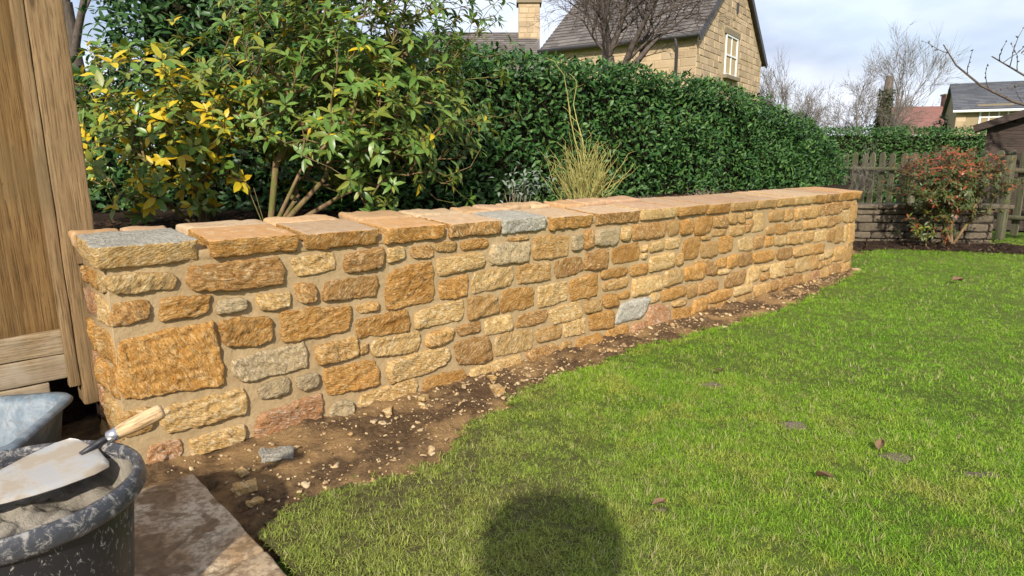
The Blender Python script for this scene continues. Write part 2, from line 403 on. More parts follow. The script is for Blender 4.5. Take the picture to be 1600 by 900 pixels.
def lawn_z(s, n, p):
    e = n - edge_n(s)
    z = 0.012 + 0.012 * noise.noise((p.x * 1.2, p.y * 1.2, 0)) + 0.005 * noise.noise((p.x * 7, p.y * 7, 4))
    return z if e > 0.05 else z * max(0, e / 0.05) - 0.004
LAWN_MAX = 8.5
struct(grid('lawn', 0.20, 13.0, 0.05, -0.6, LAWN_MAX, 0.05, lawn_z, M_LAWN, lambda s, n: n > edge_n(s) - 0.02))

# ------------------------------------------------------------------ the new stone wall
wall = empty('stone_wall', A0)
tag(wall, 'new long low garden wall of golden rubble stone with flat coping, edging the lawn', 'wall')
wall.rotation_euler = (0, 0, WANG)
def wl(s, n, z): return Vector((s, -n, z))
# mortar core with an uneven pointed face
V = []; F = []
S = np.arange(0.012, WLEN + 0.001, 0.022); Z = np.arange(-0.1, 0.8001, 0.0225)
for s in S:
    for z in Z:
        V.append((s, 0.004 * fbm((s * 9, z * 9, 1.5)) + 0.003 * fbm((s * 28, z * 28, 7)), z))
w = len(Z)
for i in range(len(S) - 1):
    for j in range(w - 1): F.append((i * w + j, (i + 1) * w + j, (i + 1) * w + j + 1, i * w + j + 1))
k = len(V)
V += [(0.012, WTH, -0.1), (WLEN, WTH, -0.1), (WLEN, WTH, 0.8), (0.012, WTH, 0.8), (0.012, 0.0, -0.1), (WLEN, 0.0, -0.1), (WLEN, 0, 0.8), (0.012, 0, 0.8)]
F += [(k + 1, k, k + 3, k + 2), (k + 4, k + 7, k + 3, k), (k + 1, k + 2, k + 6, k + 5), (k + 7, k + 6, k + 2, k + 3)]
obj('mortar_core', mesh('mortar_core', V, F, M_MORTAR), wall)
STONES = "3 237 684 757 c;266 660 649 767 b;686 891 674 760 c;923 1132 661 758 b;1147 1250 687 754 c;1279 1415 685 751 b;1415 1559 706 758 t;1580 1773 702 752 o;1429 1750 590 684 c;1781 2081 597 718 g;1906 2080 720 744 t;2101 2405 593 732 t;2427 2531 621 718 g;2537 2626 623 742 b;2632 2885 624 742 g;2891 2998 641 737 c;3011 3404 633 742 b;3418 3569 632 741 t;3576 3742 628 740 o;3767 3997 611 746 o;4012 4229 643 737 b;4012 4210 584 634 t;4246 4375 660 742 t;4394 4497 657 739 t;4267 4500 558 646 t;4503 4609 697 744 t;4629 4816 569 725 c;4516 4622 580 676 b;4909 5183 635 735 t;5194 5370 625 728 t;5394 5551 619 736 t;5562 5866 622 737 t;5877 6022 633 738 t;6033 6451 629 750 b;6476 6641 670 736 b;6673 6828 527 741 q;6487 6653 526 658 c;6 138 574 661 b;163 346 563 652 o;365 489 560 620 g;526 672 544 617 c;691 793 550 645 b;814 1099 537 636 b;1130 1417 453 661 o;1445 1630 455 572 o;1648 1958 467 583 c;1987 2254 469 581 t;2281 2542 471 585 b;2547 2775 482 604 b;2806 3111 492 615 o;3123 3180 550 598 c;3126 3184 501 541 c;3216 3382 540 608 c;3396 3587 536 615 c;3216 3525 402 512 c;3548 3630 410 495 t;3615 3836 438 596 o;3854 4111 427 551 t;3863 3998 564 599 t;4125 4320 444 577 o;4412 4666 425 537 c;4684 4841 425 540 b;4863 5015 432 516 o;4871 5035 530 603 t;5045 5266 515 606 o;5274 5574 530 600 t;5597 5890 519 610 t;5901 6108 519 613 t;6121 6322 510 613 b;6333 6461 537 609 t;5026 5259 420 500 c;5268 5623 405 506 t;5660 5828 403 502 t;5842 6138 383 490 c;6152 6308 356 486 b;6320 6531 333 511 t;6545 6645 338 500 c;6664 6837 291 510 q;7 373 277 533 O;366 586 411 533 o;613 952 392 527 o;978 1098 463 512 t;967 1266 339 445 o;1283 1606 333 439 c;1628 1844 328 448 t;1858 2119 324 456 o;2139 2401 311 446 c;2417 2681 309 455 o;2703 2985 407 471 o;2724 2997 328 397 t;2998 3198 393 468 o;3032 3379 251 373 c;3399 3642 273 386 c;3655 3944 276 394 o;3794 3982 388 418 t;3960 4100 277 389 b;4104 4249 326 404 o;4258 4430 308 413 o;4438 4662 301 409 b;4669 5061 300 396 o;5094 5409 283 383 b;5417 5857 274 372 t;5867 6090 265 361 o;6115 6318 204 283 c;6335 6598 138 293 t;6629 6820 111 291 q;4122 4318 270 307 c;404 732 262 375 g;762 981 261 365 t;985 1028 268 321 t;1042 1331 226 328 c;1347 1536 224 312 t;1554 1719 246 312 b;1737 1953 215 313 c;1973 2231 218 298 b;2247 2539 188 300 c;2556 2724 209 292 t;2735 2886 216 306 o;2898 3008 255 299 o;2883 3216 90 234 G;3240 3363 177 247 c;3376 3695 167 253 o;3710 3833 147 246 t;3848 4155 150 247 b;4236 4566 148 266 b;4603 4804 147 281 c;4829 4969 218 275 c;4841 4981 138 207 b;4997 5281 127 268 c;5296 5479 198 258 t;5309 5492 125 186 t;5506 5826 124 267 c;5837 5968 115 262 t;5972 6108 196 254 c;5988 6124 118 183 t;6149 6322 124 190 t;6364 6612 57 125 t;501 641 168 247 g;662 774 166 239 g;796 1086 101 239 o;1114 1504 95 214 c;1539 1791 77 227 b;1810 2116 77 205 c;2131 2350 99 186 t;2366 2573 85 187 c;2602 2859 84 204 o;3518 3702 103 147 t;3220 3501 -24 152 r;3532 3780 -17 87 o;3791 4000 14 121 o;4020 4363 56 146 o;4398 4699 64 141 c;4419 4711 -15 52 t;4733 5025 6 110 t;5032 5167 16 105 b;5176 5407 2 111 b;5427 5658 11 110 b;5684 5841 8 84 t;5850 6043 -3 101 r;6052 6253 3 103 t;6259 6536 13 122 b;6581 6806 6 104 q;-12 106 150 256 t;128 465 122 240 c;475 788 -22 123 r;818 940 -16 76 g;957 1303 -15 86 c;1328 1613 -24 73 o;1627 2019 -31 62 c;2059 2335 -11 77 b;2346 2444 -8 66 t;2485 2740 -18 63 o;2777 3015 -7 73 o;3041 3195 -13 65 r;4012 4356 -47 43 b;215 445 5 86 c;69 199 13 100 r"
COPING = "-3 324 788 864 g;352 719 789 858 o;741 1105 786 853 o;1130 1473 780 850 o;1505 1847 779 845 b;1856 2198 773 847 G;2229 2599 764 836 o;2634 3076 766 835 b;3088 3506 768 838 c;3520 3889 772 836 o;3905 4240 766 834 o;4257 4669 766 832 t;4677 5017 767 832 t;5026 5320 768 835 t;5329 5728 769 839 c;5739 6026 765 838 o;6039 6282 766 840 b;6295 6755 764 841 o"
def face_stone(w, h, proud, nu, nv, seed, kround, shape=None, rough=1.0):
    """rubble stone with a split face: a few broken planes, strata and chips; local x along, -y out, z up"""
    rnd = random.Random(seed)
    def ticks(n):
        t = [-1 + 2 * (i + (rnd.uniform(-.22, .22) if 0 < i < n else 0)) / n for i in range(n + 1)]
        return [-1, -0.975] + [v * 0.945 for v in t] + [0.975, 1]
    A = ticks(nu); B = ticks(nv); V = []; F = []
    off = Vector((seed * 1.7, seed * 0.9, seed * 2.3)); m = min(w, h)
    ph = [rnd.uniform(-1, 1) for _ in range(6)]
    planes = []
    for k in range(rnd.randint(4, 7)):
        px, pz = rnd.uniform(-.5, .5) * w, rnd.uniform(-.5, .5) * h; sl = rnd.uniform(0.05, 0.30); an = rnd.uniform(0, 6.28)
        planes.append((px, pz, sl * math.cos(an), sl * math.sin(an), rnd.uniform(0.000, 0.006)))
    st = rnd.uniform(-0.5, 0.5)
    for a in A:
        for b in B:
            x = a * math.sqrt(1 - kround * b * b); z = b * math.sqrt(1 - kround * a * a)
            x *= w / 2; z *= h / 2
            x += b * ph[0] * 0.10 * min(m, 0.14) + a * b * ph[4] * 0.05 * min(m, .14); z += a * ph[1] * 0.06 * h + a * b * ph[5] * 0.06 * h
            if shape == 'O' and a > 0: x += -b * a * 0.027
            if shape == 'G': x += b * 0.028
            e = max(abs(a), abs(b))
            q = Vector((x, z, 0))
            ed = 0.085 * min(m, 0.12) * e * e
            nv1 = noise.noise_vector(q * 20 + off); nv2 = noise.noise_vector(q * 65 + off)
            x += (nv1.x + 0.6 * nv2.x) * ed; z += (nv1.y + 0.6 * nv2.y) * ed
            if e > 0.99: y = -0.022
            else:
                f = min(c + (x - px) * gx + (z - pz) * gz + 0.004 * noise.noise(q * 35 + off) for px, pz, gx, gz, c in planes)
                f = max(-0.012, f)
                strat = noise.noise(Vector(((x + st * z) * 8, (z - st * x) * 46, 0)) + off)
                strat = 0.0035 * (math.copysign(abs(strat) ** 0.6, strat))
                chip = 0.0045 * fbm(q * 42 + off) + 0.003 * fbm(q * 110 + off)
                edge = min(1.0, (1 - e) / 0.14)
                y = proud * (0.62 + 0.38 * edge ** 0.5) + (f * 0.9 + 0.003 + strat + chip) * rough * (0.35 + 0.65 * edge)
                if e > 0.96: y = min(y, proud) * 0.55
            V.append((x, -y, z))
    n2 = len(B)
    for i in range(len(A) - 1):
        for j in range(n2 - 1): F.append((i * n2 + j, (i + 1) * n2 + j, (i + 1) * n2 + j + 1, i * n2 + j + 1))
    return V, F
for i, t in enumerate(STONES.split(';')):
    a = t.split(); s0, s1, z0, z1 = [int(x) / 1000 for x in a[:4]]; c = a[4]
    w_, h_ = s1 - s0, z1 - z0
    near = s0 < 2.6
    res = 0.0075 if s0 < 1.3 else (0.011 if near else 0.020)
    nu = max(5, min(46, int(w_ / res))); nv = max(4, min(32, int(h_ / res)))
    rnd = random.Random(i + 5)
    kr = rnd.uniform(0.12, 0.24) if w_ * h_ > 0.02 else rnd.uniform(0.16, 0.34)
    if c == 'O': kr = 0.07
    grow = 0.0 if near else 0.003
    Vv, Ff = face_stone(w_ + grow, h_ + grow, rnd.uniform(0.015, 0.027), nu, nv, i + 3, kr, c if c in 'OG' else None)
    obj('stone', mesh('stone', Vv, Ff, ST[c], True), wall, loc=((s0 + s1) / 2, 0, (z0 + z1) / 2))
# left end of the wall: stones returning into the bed
rnd = random.Random(8)
zr = [(-0.01, 0.10), (0.12, 0.26), (0.285, 0.40), (0.415, 0.53), (0.56, 0.66), (0.685, 0.755)]
for r, (z0, z1) in enumerate(zr):
    y = 0.012
    while y < WTH - 0.03:
        d = min(rnd.uniform(0.11, 0.24), WTH - 0.005 - y)
        if WTH - 0.005 - (y + d) < 0.07: d = WTH - 0.005 - y
        Vv, Ff = face_stone(d - 0.012, z1 - z0, rnd.uniform(0.010, 0.02), max(5, int(d / .014)), 6, 500 + r * 7 + int(y * 50), rnd.uniform(0.1, 0.25))
        o = obj('end_stone', mesh('end_stone', Vv, Ff, ST[rnd.choice('ottcorb')]), wall, loc=(0.012, y + d / 2, (z0 + z1) / 2), rot=(0, 0, -math.pi / 2))
        y += d
# coping: front row, back row and the bedding mortar
V, F = rbox(WLEN / 2 + 0.008, WTH / 2 + 0.005, 0.024, 0.01, (120, 8, 3), 0.003, 14, 4)
obj('bedding_mortar', mesh('bedding_mortar', V, F, M_MORTAR), wall, loc=(WLEN / 2, WTH / 2, 0.797 + WTH / 2 * 0.075), rot=(0.075, 0, 0))
CTILT = 0.075   # the slabs fall slightly towards the lawn
cop = [t.split() for t in COPING.split(';')]
for i, a in enumerate(cop):
    s0, s1 = int(a[0]) / 1000, int(a[1]) / 1000; c = a[4]
    if i == 0: s0 = -0.03
    if i == len(cop) - 1: s1 = WLEN + 0.02
    rnd = random.Random(i + 40)
    dep = rnd.uniform(0.25, 0.36) if i else 0.30
    if i > 8: dep = WTH + 0.05
    zt = int(a[3]) / 1000 + 0.003; zb = int(a[2]) / 1000 - 0.006
    near = s0 < 2.7
    nx = int((s1 - s0) / (0.016 if near else 0.03))
    V, F = rbox((s1 - s0) / 2 - (0.007 if s0 < 2.7 else 0.011), dep / 2, (zt - zb) / 2, 0.008, (nx, max(6, int(dep / (0.022 if near else 0.05))), 7 if near else 4), 0.006, 16, i + 2, warp=0.012, amp2=0.005)
    # the top is worn flat, the face is left rough
    V2 = []
    for v in V:
        hz = (zt - zb) / 2
        if v.z > hz * 0.85: v.z = hz * 0.85 + (v.z - hz * 0.85) * 0.35
        if v.y < -dep / 2 + 0.02: v.y += 0.010 * fbm((v.x * 30 + i, v.z * 50, i)) - 0.006 * (v.z / hz)
        if i == 0: v.y += (v.x + 0.16) * 0.06
        V2.append(v)
    o = obj('coping_stone', mesh('coping_stone', V2, F, ST['c'] if i == 0 else ST[c]), wall, loc=((s0 + s1) / 2, dep / 2 - 0.032, (zt + zb) / 2 + dep / 2 * CTILT), rot=(CTILT, 0, 0))
    o.data.materials.append(M_COPTOP if c not in 'gG' else ST['G'])
    if c not in 'G':
        for pl in o.data.polygons:
            if pl.normal.z > 0.75: pl.material_index = 1
    back = WTH + 0.045 - dep + 0.03
    if i <= 8 and back > 0.06:
        nb = rnd.choice((1, 2)) if s1 - s0 > 0.3 else 1
        for q in range(nb):
            b0 = s0 + (s1 - s0) * q / nb + rnd.uniform(0.0, 0.02); b1 = s0 + (s1 - s0) * (q + 1) / nb + rnd.uniform(-0.02, 0.02)
            bd = back - 0.012
            V, F = rbox((b1 - b0) / 2, bd / 2, 0.031, 0.013, (12, 6, 4), 0.006, 16, i * 3 + q + 77, warp=0.012)
            obj('coping_stone', mesh('coping_stone', V, F, M_COPTOP), wall, loc=((b0 + b1) / 2, dep - 0.032 + 0.010 + bd / 2, CTOP - 0.022 + rnd.uniform(0, 0.010) + (dep + bd / 2) * CTILT), rot=(CTILT, 0, 0))

# ------------------------------------------------------------------ planting bed behind the wall
def bed_z(s, n, p):
    d = min(1, max(0, (-n - 0.42) / 0.5))
    return 0.742 + 0.035 * d + 0.02 * fbm((p.x * 4, p.y * 4, 2)) + 0.012 * fbm((p.x * 17, p.y * 17, 2))
def bed_keep(s, n):
    p = sn(s, n); return p.x < 0.512 * p.y - 0.02
bed = grid('planting_bed', 0.0, 12.0, 0.06, -3.6, -0.40, 0.06, bed_z, M_BEDSOIL, bed_keep)
struct(bed)
mb = MB(); 
for poly in ([sn(0.03, -0.43), sn(6.75, -0.43), Vector((5.5, 11.0, 0)), sn(8.0, -3.6), sn(0.03, -3.6)], [sn(-3.5, -0.72), sn(0.03, -0.72), sn(0.03, -3.6), sn(-3.5, -3.6)]):
    k = len(poly); mb.add([(p.x, p.y, -0.05) for p in poly] + [(p.x, p.y, 0.735) for p in poly], [tuple(range(k, 2 * k))] + [(i, (i + 1) % k, k + (i + 1) % k, k + i) for i in range(k)])
struct(mb.build('bed_fill', M_BEDSOIL))

# ------------------------------------------------------------------ paving slabs under the bucket
def slab_mat():
    M = Mat('sandstone_paving', 0.85, 0.2)
    c = M.mix(M.ramp(M.noise(3.2, 5, 0.6, dist=0.8), [(0.40, 0.0), (0.58, 1.0)]), (0.31, 0.205, 0.11), (0.52, 0.42, 0.29))
    c = M.mix(M.ramp(M.noise(5.5, 3, 0.5, dist=0.4), [(0.54, 0.0), (0.57, 0.85)]), c, (0.175, 0.115, 0.062))
    c = M.mix(M.ramp(M.noise(40, 6, 0.7), [(0.44, 0.6), (0.56, 0.0)]), c, (0.12, 0.075, 0.04)); M.color(c)
    r = M.ramp(M.noise(5.5, 3, 0.5, dist=0.4), [(0.5, 0.9), (0.6, 0.6)]); M.l(r, M.b.inputs['Roughness'])
    b = M.bump(M.noise(22, 6, 0.7), 0.5, 0.012); M.bump(M.noise(130, 4), 0.4, 0.003, b); return M.m
M_SLAB = slab_mat()
pav = empty('paving', sn(-0.5, 0.8)); struct(pav); pav.rotation_euler = (0, 0, WANG)
for si, (a0, a1) in enumerate(((-0.45, 0.17), (-1.08, -0.46), (-1.70, -1.09))):
    for ni, (b0, b1) in enumerate(((0.21, 0.86), (0.87, 1.48), (1.49, 2.1))):
        V, F = rbox((a1 - a0) / 2, (b1 - b0) / 2, 0.022, 0.008, (16, 16, 3), 0.004, 9, si * 5 + ni + 3)
        o = obj('slab', mesh('slab', V, F, M_SLAB), pav, loc=((a0 + a1) / 2 + 0.5, -((b0 + b1) / 2 - 0.8), 0.012))

# ------------------------------------------------------------------ bucket, mortar and trowel
def bucket_mat():
    M = Mat('black_rubber_with_mortar', 0.45, 0.4)
    o = M.pos()
    sp = M.ramp(M.noise(75, 5, 0.75, vec=M.scaled(o, (1, 1, 0.5)), dist=0.8), [(0.575, 0.0), (0.625, 0.9)])
    sm = M.ramp(M.noise(14, 5, 0.7, vec=M.scaled(o, (1, 1, 0.45)), dist=1.2), [(0.58, 0.0), (0.66, 0.6)])
    f = M.math('MAXIMUM', sp, sm)
    M.color(M.mix(f, (0.017, 0.018, 0.021), (0.34, 0.31, 0.27)))
    M.l(M.ramp(f, [(0, 0.36), (1, 0.95)]), M.b.inputs['Roughness'])
    M.bump(f, 0.4, 0.003); return M.m
def rim_mat():
    M = Mat('mortar_smeared_rim', 0.5, 0.4)
    f = M.ramp(M.noise(34, 8, 0.8, dist=0.8), [(0.51, 0.0), (0.58, 0.8)])
    M.color(M.mix(f, (0.045, 0.047, 0.054), (0.33, 0.31, 0.28)))
    M.l(M.ramp(f, [(0, 0.32), (1, 0.95)]), M.b.inputs['Roughness'])
    M.bump(M.math('ADD', f, M.noise(90, 4)), 0.4, 0.004); return M.m
def wetmortar_mat():
    M = Mat('wet_mortar', 0.55, 0.4)
    c = M.mix(M.ramp(M.noise(14, 6, 0.65), [(0.38, 0.0), (0.62, 1.0)]), (0.155, 0.135, 0.105), (0.275, 0.245, 0.195)); M.color(c)
    b = M.bump(M.noise(35, 6, 0.65), 0.7, 0.012); M.bump(M.noise(170, 3), 0.5, 0.003, b); return M.m
M_WET = wetmortar_mat()
BC = Vector((-1.10, 1.325, 0.034)); BH = 0.43; BR = 0.245
bucket = empty('builders_bucket', BC)
tag(bucket, 'black rubber builders bucket splashed with mortar, standing on the paving slab', 'bucket')
m = MB(); m.lathe([(0.0, 0.0), (0.19, 0.0), (0.198, 0.012), (0.205, 0.10), (0.215, 0.20), (0.225, 0.31), (0.234, 0.385), (0.237, 0.40)], 72)
m.build('body', bucket_mat(), bucket, smooth=True)
m = MB(); m.lathe([(0.232, 0.405), (0.226, 0.33), (0.214, 0.25), (0.2, 0.2)], 72)
o = m.build('lining', M_WET, bucket, smooth=True); o['label'] = 'inside of the bucket caked with grey mortar'
m = MB(); m.lathe([(0.236, 0.372), (0.251, 0.374), (0.256, 0.384), (0.255, 0.402), (0.251, 0.416), (0.244, 0.424), (0.236, 0.424), (0.231, 0.416), (0.230, 0.402), (0.231, 0.385)], 96)
o = m.build('rim', rim_mat(), bucket, smooth=True)
for v in o.data.vertices:
    a = math.atan2(v.co.y, v.co.x); v.co.z += 0.004 * math.sin(2 * a + 0.6); v.co.xy *= 1 + 0.012 * math.sin(2 * a + 1.0)
# mortar filling
V = []; F = []; NR, NA = 26, 72
for i in range(NR + 1):
    r = 0.2265 * i / NR
    for j in range(NA):
        a = 2 * math.pi * j / NA; x, y = r * math.cos(a), r * math.sin(a)
        z = 0.345 + 0.030 * fbm((x * 7, y * 7, 3.3)) + 0.014 * fbm((x * 24, y * 24, 1)) + 0.020 * (r / 0.2265) ** 3 + 0.03 * max(0, -x * 2 + y) - 0.015 - 0.035 * max(0, min(1, (x + 0.02) * 9)) * max(0, min(1, (y + .05) * 8))
        V.append((x, y, z))
for i in range(NR):
    for j in range(NA): F.append((i * NA + j, (i + 1) * NA + j, (i + 1) * NA + (j + 1) % NA, i * NA + (j + 1) % NA))
mo = obj('mortar_mix', mesh('mortar_mix', V, F, M_WET), loc=BC)
tag(mo, 'lumpy wet grey-brown mortar filling the black bucket', 'mortar')
# trowel
def steel_mat():
    M = Mat('trowel_steel', 0.35, 0.5)
    f = M.ramp(M.noise(9, 5, 0.6, dist=0.5), [(0.42, 0.0), (0.54, 0.9)])
    M.color(M.mix(f, (0.50, 0.48, 0.44), (0.30, 0.245, 0.175))); M.l(M.ramp(f, [(0, 0.5), (1, 0.0)]), M.b.inputs['Metallic'])
    M.l(M.ramp(f, [(0, 0.42), (1, 0.85)]), M.b.inputs['Roughness']); M.bump(M.noise(50, 5), 0.15, 0.003); return M.m
M_STEEL = steel_mat()
Mf = Mat('bright_ferrule', 0.3, 0.5); Mf.color((0.55, 0.55, 0.57)); Mf.b.inputs['Metallic'].default_value = 0.9
Md = Mat('dark_tang', 0.5, 0.4); Md.color((0.05, 0.05, 0.055)); Md.b.inputs['Metallic'].default_value = 0.6
tip = Vector((-1.205, 1.255, 0.428)); heel = Vector((-1.048, 1.535, 0.445)); hend = Vector((-0.905, 1.605, 0.522))
trowel = empty('trowel', heel)
tag(trowel, 'pointing trowel with steel blade and pale wooden handle lying across the bucket', 'trowel')
ax = (tip - heel).normalized(); side = (Matrix.Rotation(rad(-14), 3, ax) @ ax.cross(Vector((0, 0, 1)))).normalized(); up = side.cross(ax).normalized()
Lb = (tip - heel).length
prof = [(-0.005, 0.010), (0.0, 0.040), (0.004, 0.066), (0.014, 0.083), (0.05, 0.087), (0.12, 0.079), (0.17, 0.068), (0.22, 0.052), (0.27, 0.030), (Lb, 0.004)]
V = []; F = []; NS = 6
for lay in (0.0, -0.0022):
    for (a, b) in prof:
        for q in range(NS + 1):
            f_ = -1 + 2 * q / NS
            V.append(ax * a + side * (f_ * b) + up * (lay + 0.004 * (1 - f_ * f_)))
n1 = len(prof) * (NS + 1)
for i in range(len(prof) - 1):
    for q in range(NS):
        a_ = i * (NS + 1) + q; F.append((a_, a_ + NS + 1, a_ + NS + 2, a_ + 1)); F.append((n1 + a_, n1 + a_ + 1, n1 + a_ + NS + 2, n1 + a_ + NS + 1))
    for q in (0, NS):
        a_ = i * (NS + 1) + q; F.append((a_, n1 + a_, n1 + a_ + NS + 1, a_ + NS + 1))
obj('blade', mesh('blade', V, F, M_STEEL), trowel)
hd = (hend - heel).normalized(); hs = heel + hd * 0.035 + Vector((0, 0, 0.012)); hl = (hend - hs).length; hdir = (hend - hs).normalized()
m = MB(); m.tube([ax * 0.035 + up * 0.004, ax * 0.005 + up * 0.012, hd * 0.012 + Vector((0, 0, 0.012)), hs - heel], [0.006, 0.008, 0.008, 0.007], 10)
m.build('tang', Md.m, trowel, smooth=True)
m = MB(); m.tube([hs - heel + hdir * t for t in (-0.004, 0.0, 0.012, 0.024, 0.025)], [0.009, 0.0150, 0.0162, 0.0175, 0.013], 20)
m.build('ferrule', Mf.m, trowel, smooth=True)
hq = hdir.to_track_quat('Z', 'Y')
m = MB(); hl2 = hl - 0.022
m.tube([(0, 0, t * hl2) for t in (0, 0.02, 0.15, 0.4, 0.65, 0.85, 0.94, 0.985, 1.0)], [0.015, 0.0165, 0.0178, 0.0200, 0.0210, 0.0205, 0.0195, 0.016, 0.007], 24)
o = m.build('handle', M_HANDLE, trowel, smooth=True); o.location = hs - heel + hdir * 0.022; o.rotation_euler = hq.to_euler()

# ------------------------------------------------------------------ grey mixing tub beside the fence
def tub_mat():
    M = Mat('grey_blue_plastic_tub', 0.55, 0.35)
    f = M.ramp(M.noise(7, 6, 0.7, dist=0.9), [(0.44, 0.0), (0.62, 0.9)])
    c = M.mix(f, (0.105, 0.145, 0.180), (0.24, 0.275, 0.30)); c = M.mix(M.ramp(M.noise(45, 5), [(0.36, 0.6), (0.46, 0)]), c, (0.12, 0.11, 0.10)); M.color(c)
    M.bump(M.noise(30, 5), 0.3, 0.004); return M.m
TC = Vector((-1.865, 2.075, 0.0))
def rrect(hx, hy, r, n=8):
    P = []
    for cx, cy, a0 in ((hx - r, hy - r, 0), (-hx + r, hy - r, 90), (-hx + r, -hy + r, 180), (hx - r, -hy + r, 270)):
        for k in range(n + 1):
            a = rad(a0 + 90 * k / n); P.append((cx + r * math.cos(a), cy + r * math.sin(a)))
    return P
tub = empty('mixing_tub', TC); tag(tub, 'grey-blue plastic mixing tub with rounded corners beside the wooden fence', 'tub')
tub.rotation_euler = (0, 0, rad(14))
def loft(rings):
    V = []; F = []
    n = len(rings[0][0])
    for P, z in rings:
        V += [(x, y, z) for x, y in P]
    for i in range(len(rings) - 1):
        for j in range(n): F.append((i * n + j, i * n + (j + 1) % n, (i + 1) * n + (j + 1) % n, (i + 1) * n + j))
    F.append(tuple(range(n - 1, -1, -1))); F.append(tuple((len(rings) - 1) * n + j for j in range(n)))
    return V, F
V, F = loft([(rrect(0.20, 0.23, 0.06), 0.01), (rrect(0.235, 0.265, 0.08), 0.255), (rrect(0.262, 0.292, 0.095), 0.262), (rrect(0.266, 0.296, 0.10), 0.272), (rrect(0.258, 0.288, 0.095), 0.282), (rrect(0.236, 0.266, 0.085), 0.279), (rrect(0.222, 0.252, 0.08), 0.262), (rrect(0.19, 0.22, 0.07), 0.06)])
obj('shell', mesh('shell', V, F, tub_mat()), tub)
V, F = loft([(rrect(0.185, 0.215, 0.06), 0.063), (rrect(0.180, 0.21, 0.06), 0.075)])
obj('mortar_residue', mesh('mortar_residue', V, F, M_WET), tub)

# ------------------------------------------------------------------ wooden fence on the left
fence = empty('board_fence', sn(-0.05, -0.5)); fence.rotation_euler = (0, rad(-0.8), WANG)
tag(fence, 'tall close-boarded wooden fence with thick post at the left end of the stone wall', 'fence')
def fl(s, n, z): return Vector((s + 0.05, -(n + 0.5), z))
def part(name, hs, n, m, loc, seed, parent, amp=0.002, r=0.004, rot=None, tilt=0.0):
    V, F = rbox(hs[0], hs[1], hs[2], r, n, amp, 6, seed)
    o = obj(name, mesh(name, V, F, m), parent, loc=loc)
    if tilt: o.rotation_euler = (0, 0, tilt)
    return o
part('post', (0.062, 0.06, 0.90), (6, 6, 40), M_POST, fl(0.026, -0.535, 1.05), 3, fence, 0.003, 0.007)
part('batten', (0.020, 0.022, 0.82), (3, 3, 30), M_POST, fl(-0.058, -0.497, 1.06), 5, fence, 0.002, 0.004)
for k in range(8):
    s = -0.125 - k * 0.118
    part('board', (0.064, 0.008, 0.70), (6, 3, 30), M_FENCE, fl(s, -0.528 + (0.004 if k % 2 else -0.004), 1.175 + random.Random(k).uniform(-.004, .004)), 20 + k, fence, 0.002, 0.003, tilt=0.06)
for k, (z, h) in enumerate(((0.43, 0.050), (0.327, 0.050), (0.245, 0.030), (0.175, 0.036))):
    part('gravel_board', (0.55, 0.016, h), (40, 3, 8), M_GRAVELB, fl(-0.60 + (0 if k < 2 else -0.09), -0.512 + 0.004 * k, z), 50 + k, fence, 0.004, 0.006)
for k, z in enumerate((0.62, 1.20, 1.78)):
    part('rail', (0.55, 0.03, 0.04), (10, 3, 3), M_FENCE, fl(-0.6, -0.572, z), 60 + k, fence)
# ------------------------------------------------------------------ foliage builders
LT = np.array([(0, 0, 0), (0.34, 0, 0), (0.70, 0, 0), (1.0, 0, 0), (0.30, 0.44, 0), (0.66, 0.42, 0), (0.30, -0.44, 0), (0.66, -0.42, 0)], float)
LQ = np.array([(1, 2, 5, 4), (2, 1, 6, 7)]); LTRI = np.array([(0, 1, 4), (2, 3, 5), (1, 0, 6), (3, 2, 7)])
def unit(a): return a / np.maximum(np.linalg.norm(a, axis=-1, keepdims=True), 1e-9)
def leaf_verts(P, D, U, Ln, Wd, fold=0.35, droop=0.25, seed=0):
    """P base, D direction, U up hint, arrays (n,3); Ln, Wd (n,)"""
    n = len(P); D = unit(D); S = unit(np.cross(D, U)); Nn = np.cross(S, D)
    rng = np.random.default_rng(seed); dr = droop * rng.uniform(0.2, 1.6, n); fo = fold * rng.uniform(0.3, 1.5, n)
    a = LT[None, :, 0] * Ln[:, None]; b = LT[None, :, 1] * Wd[:, None]
    c = -dr[:, None] * LT[None, :, 0] ** 2 * Ln[:, None] + fo[:, None] * np.abs(LT[None, :, 1]) * Wd[:, None]
    V = P[:, None, :] + a[..., None] * D[:, None, :] + b[..., None] * S[:, None, :] + c[..., None] * Nn[:, None, :]
    return V
def leaves_obj(name, P, D, U, Ln, Wd, m, parent=None, fold=0.35, droop=0.25, seed=0):
    V = leaf_verts(P, D, U, Ln, Wd, fold, droop, seed); n = len(P)
    o8 = (np.arange(n) * 8)[:, None, None]
    q = (LQ[None] + o8).reshape(-1, 4); t = (LTRI[None] + o8).reshape(-1, 3)
    return obj(name, fast_mesh(name, V.reshape(-1, 3), [q, t], m), parent)
def single_leaf_mesh(m, seed, fold=0.35, droop=0.25, ratio=0.36):
    V = leaf_verts(np.zeros((1, 3)), np.array([[1., 0, 0]]), np.array([[0, 0, 1.]]), np.ones(1), np.full(1, ratio), fold, droop, seed)
    me = fast_mesh('leaf', V.reshape(-1, 3), [LQ, LTRI], m); return me
def lump(d, seed, fq=2.2): return noise.fractal(Vector(d) * fq + Vector((seed, seed * 2.1, 0)), 1.0, 2.0, 3)

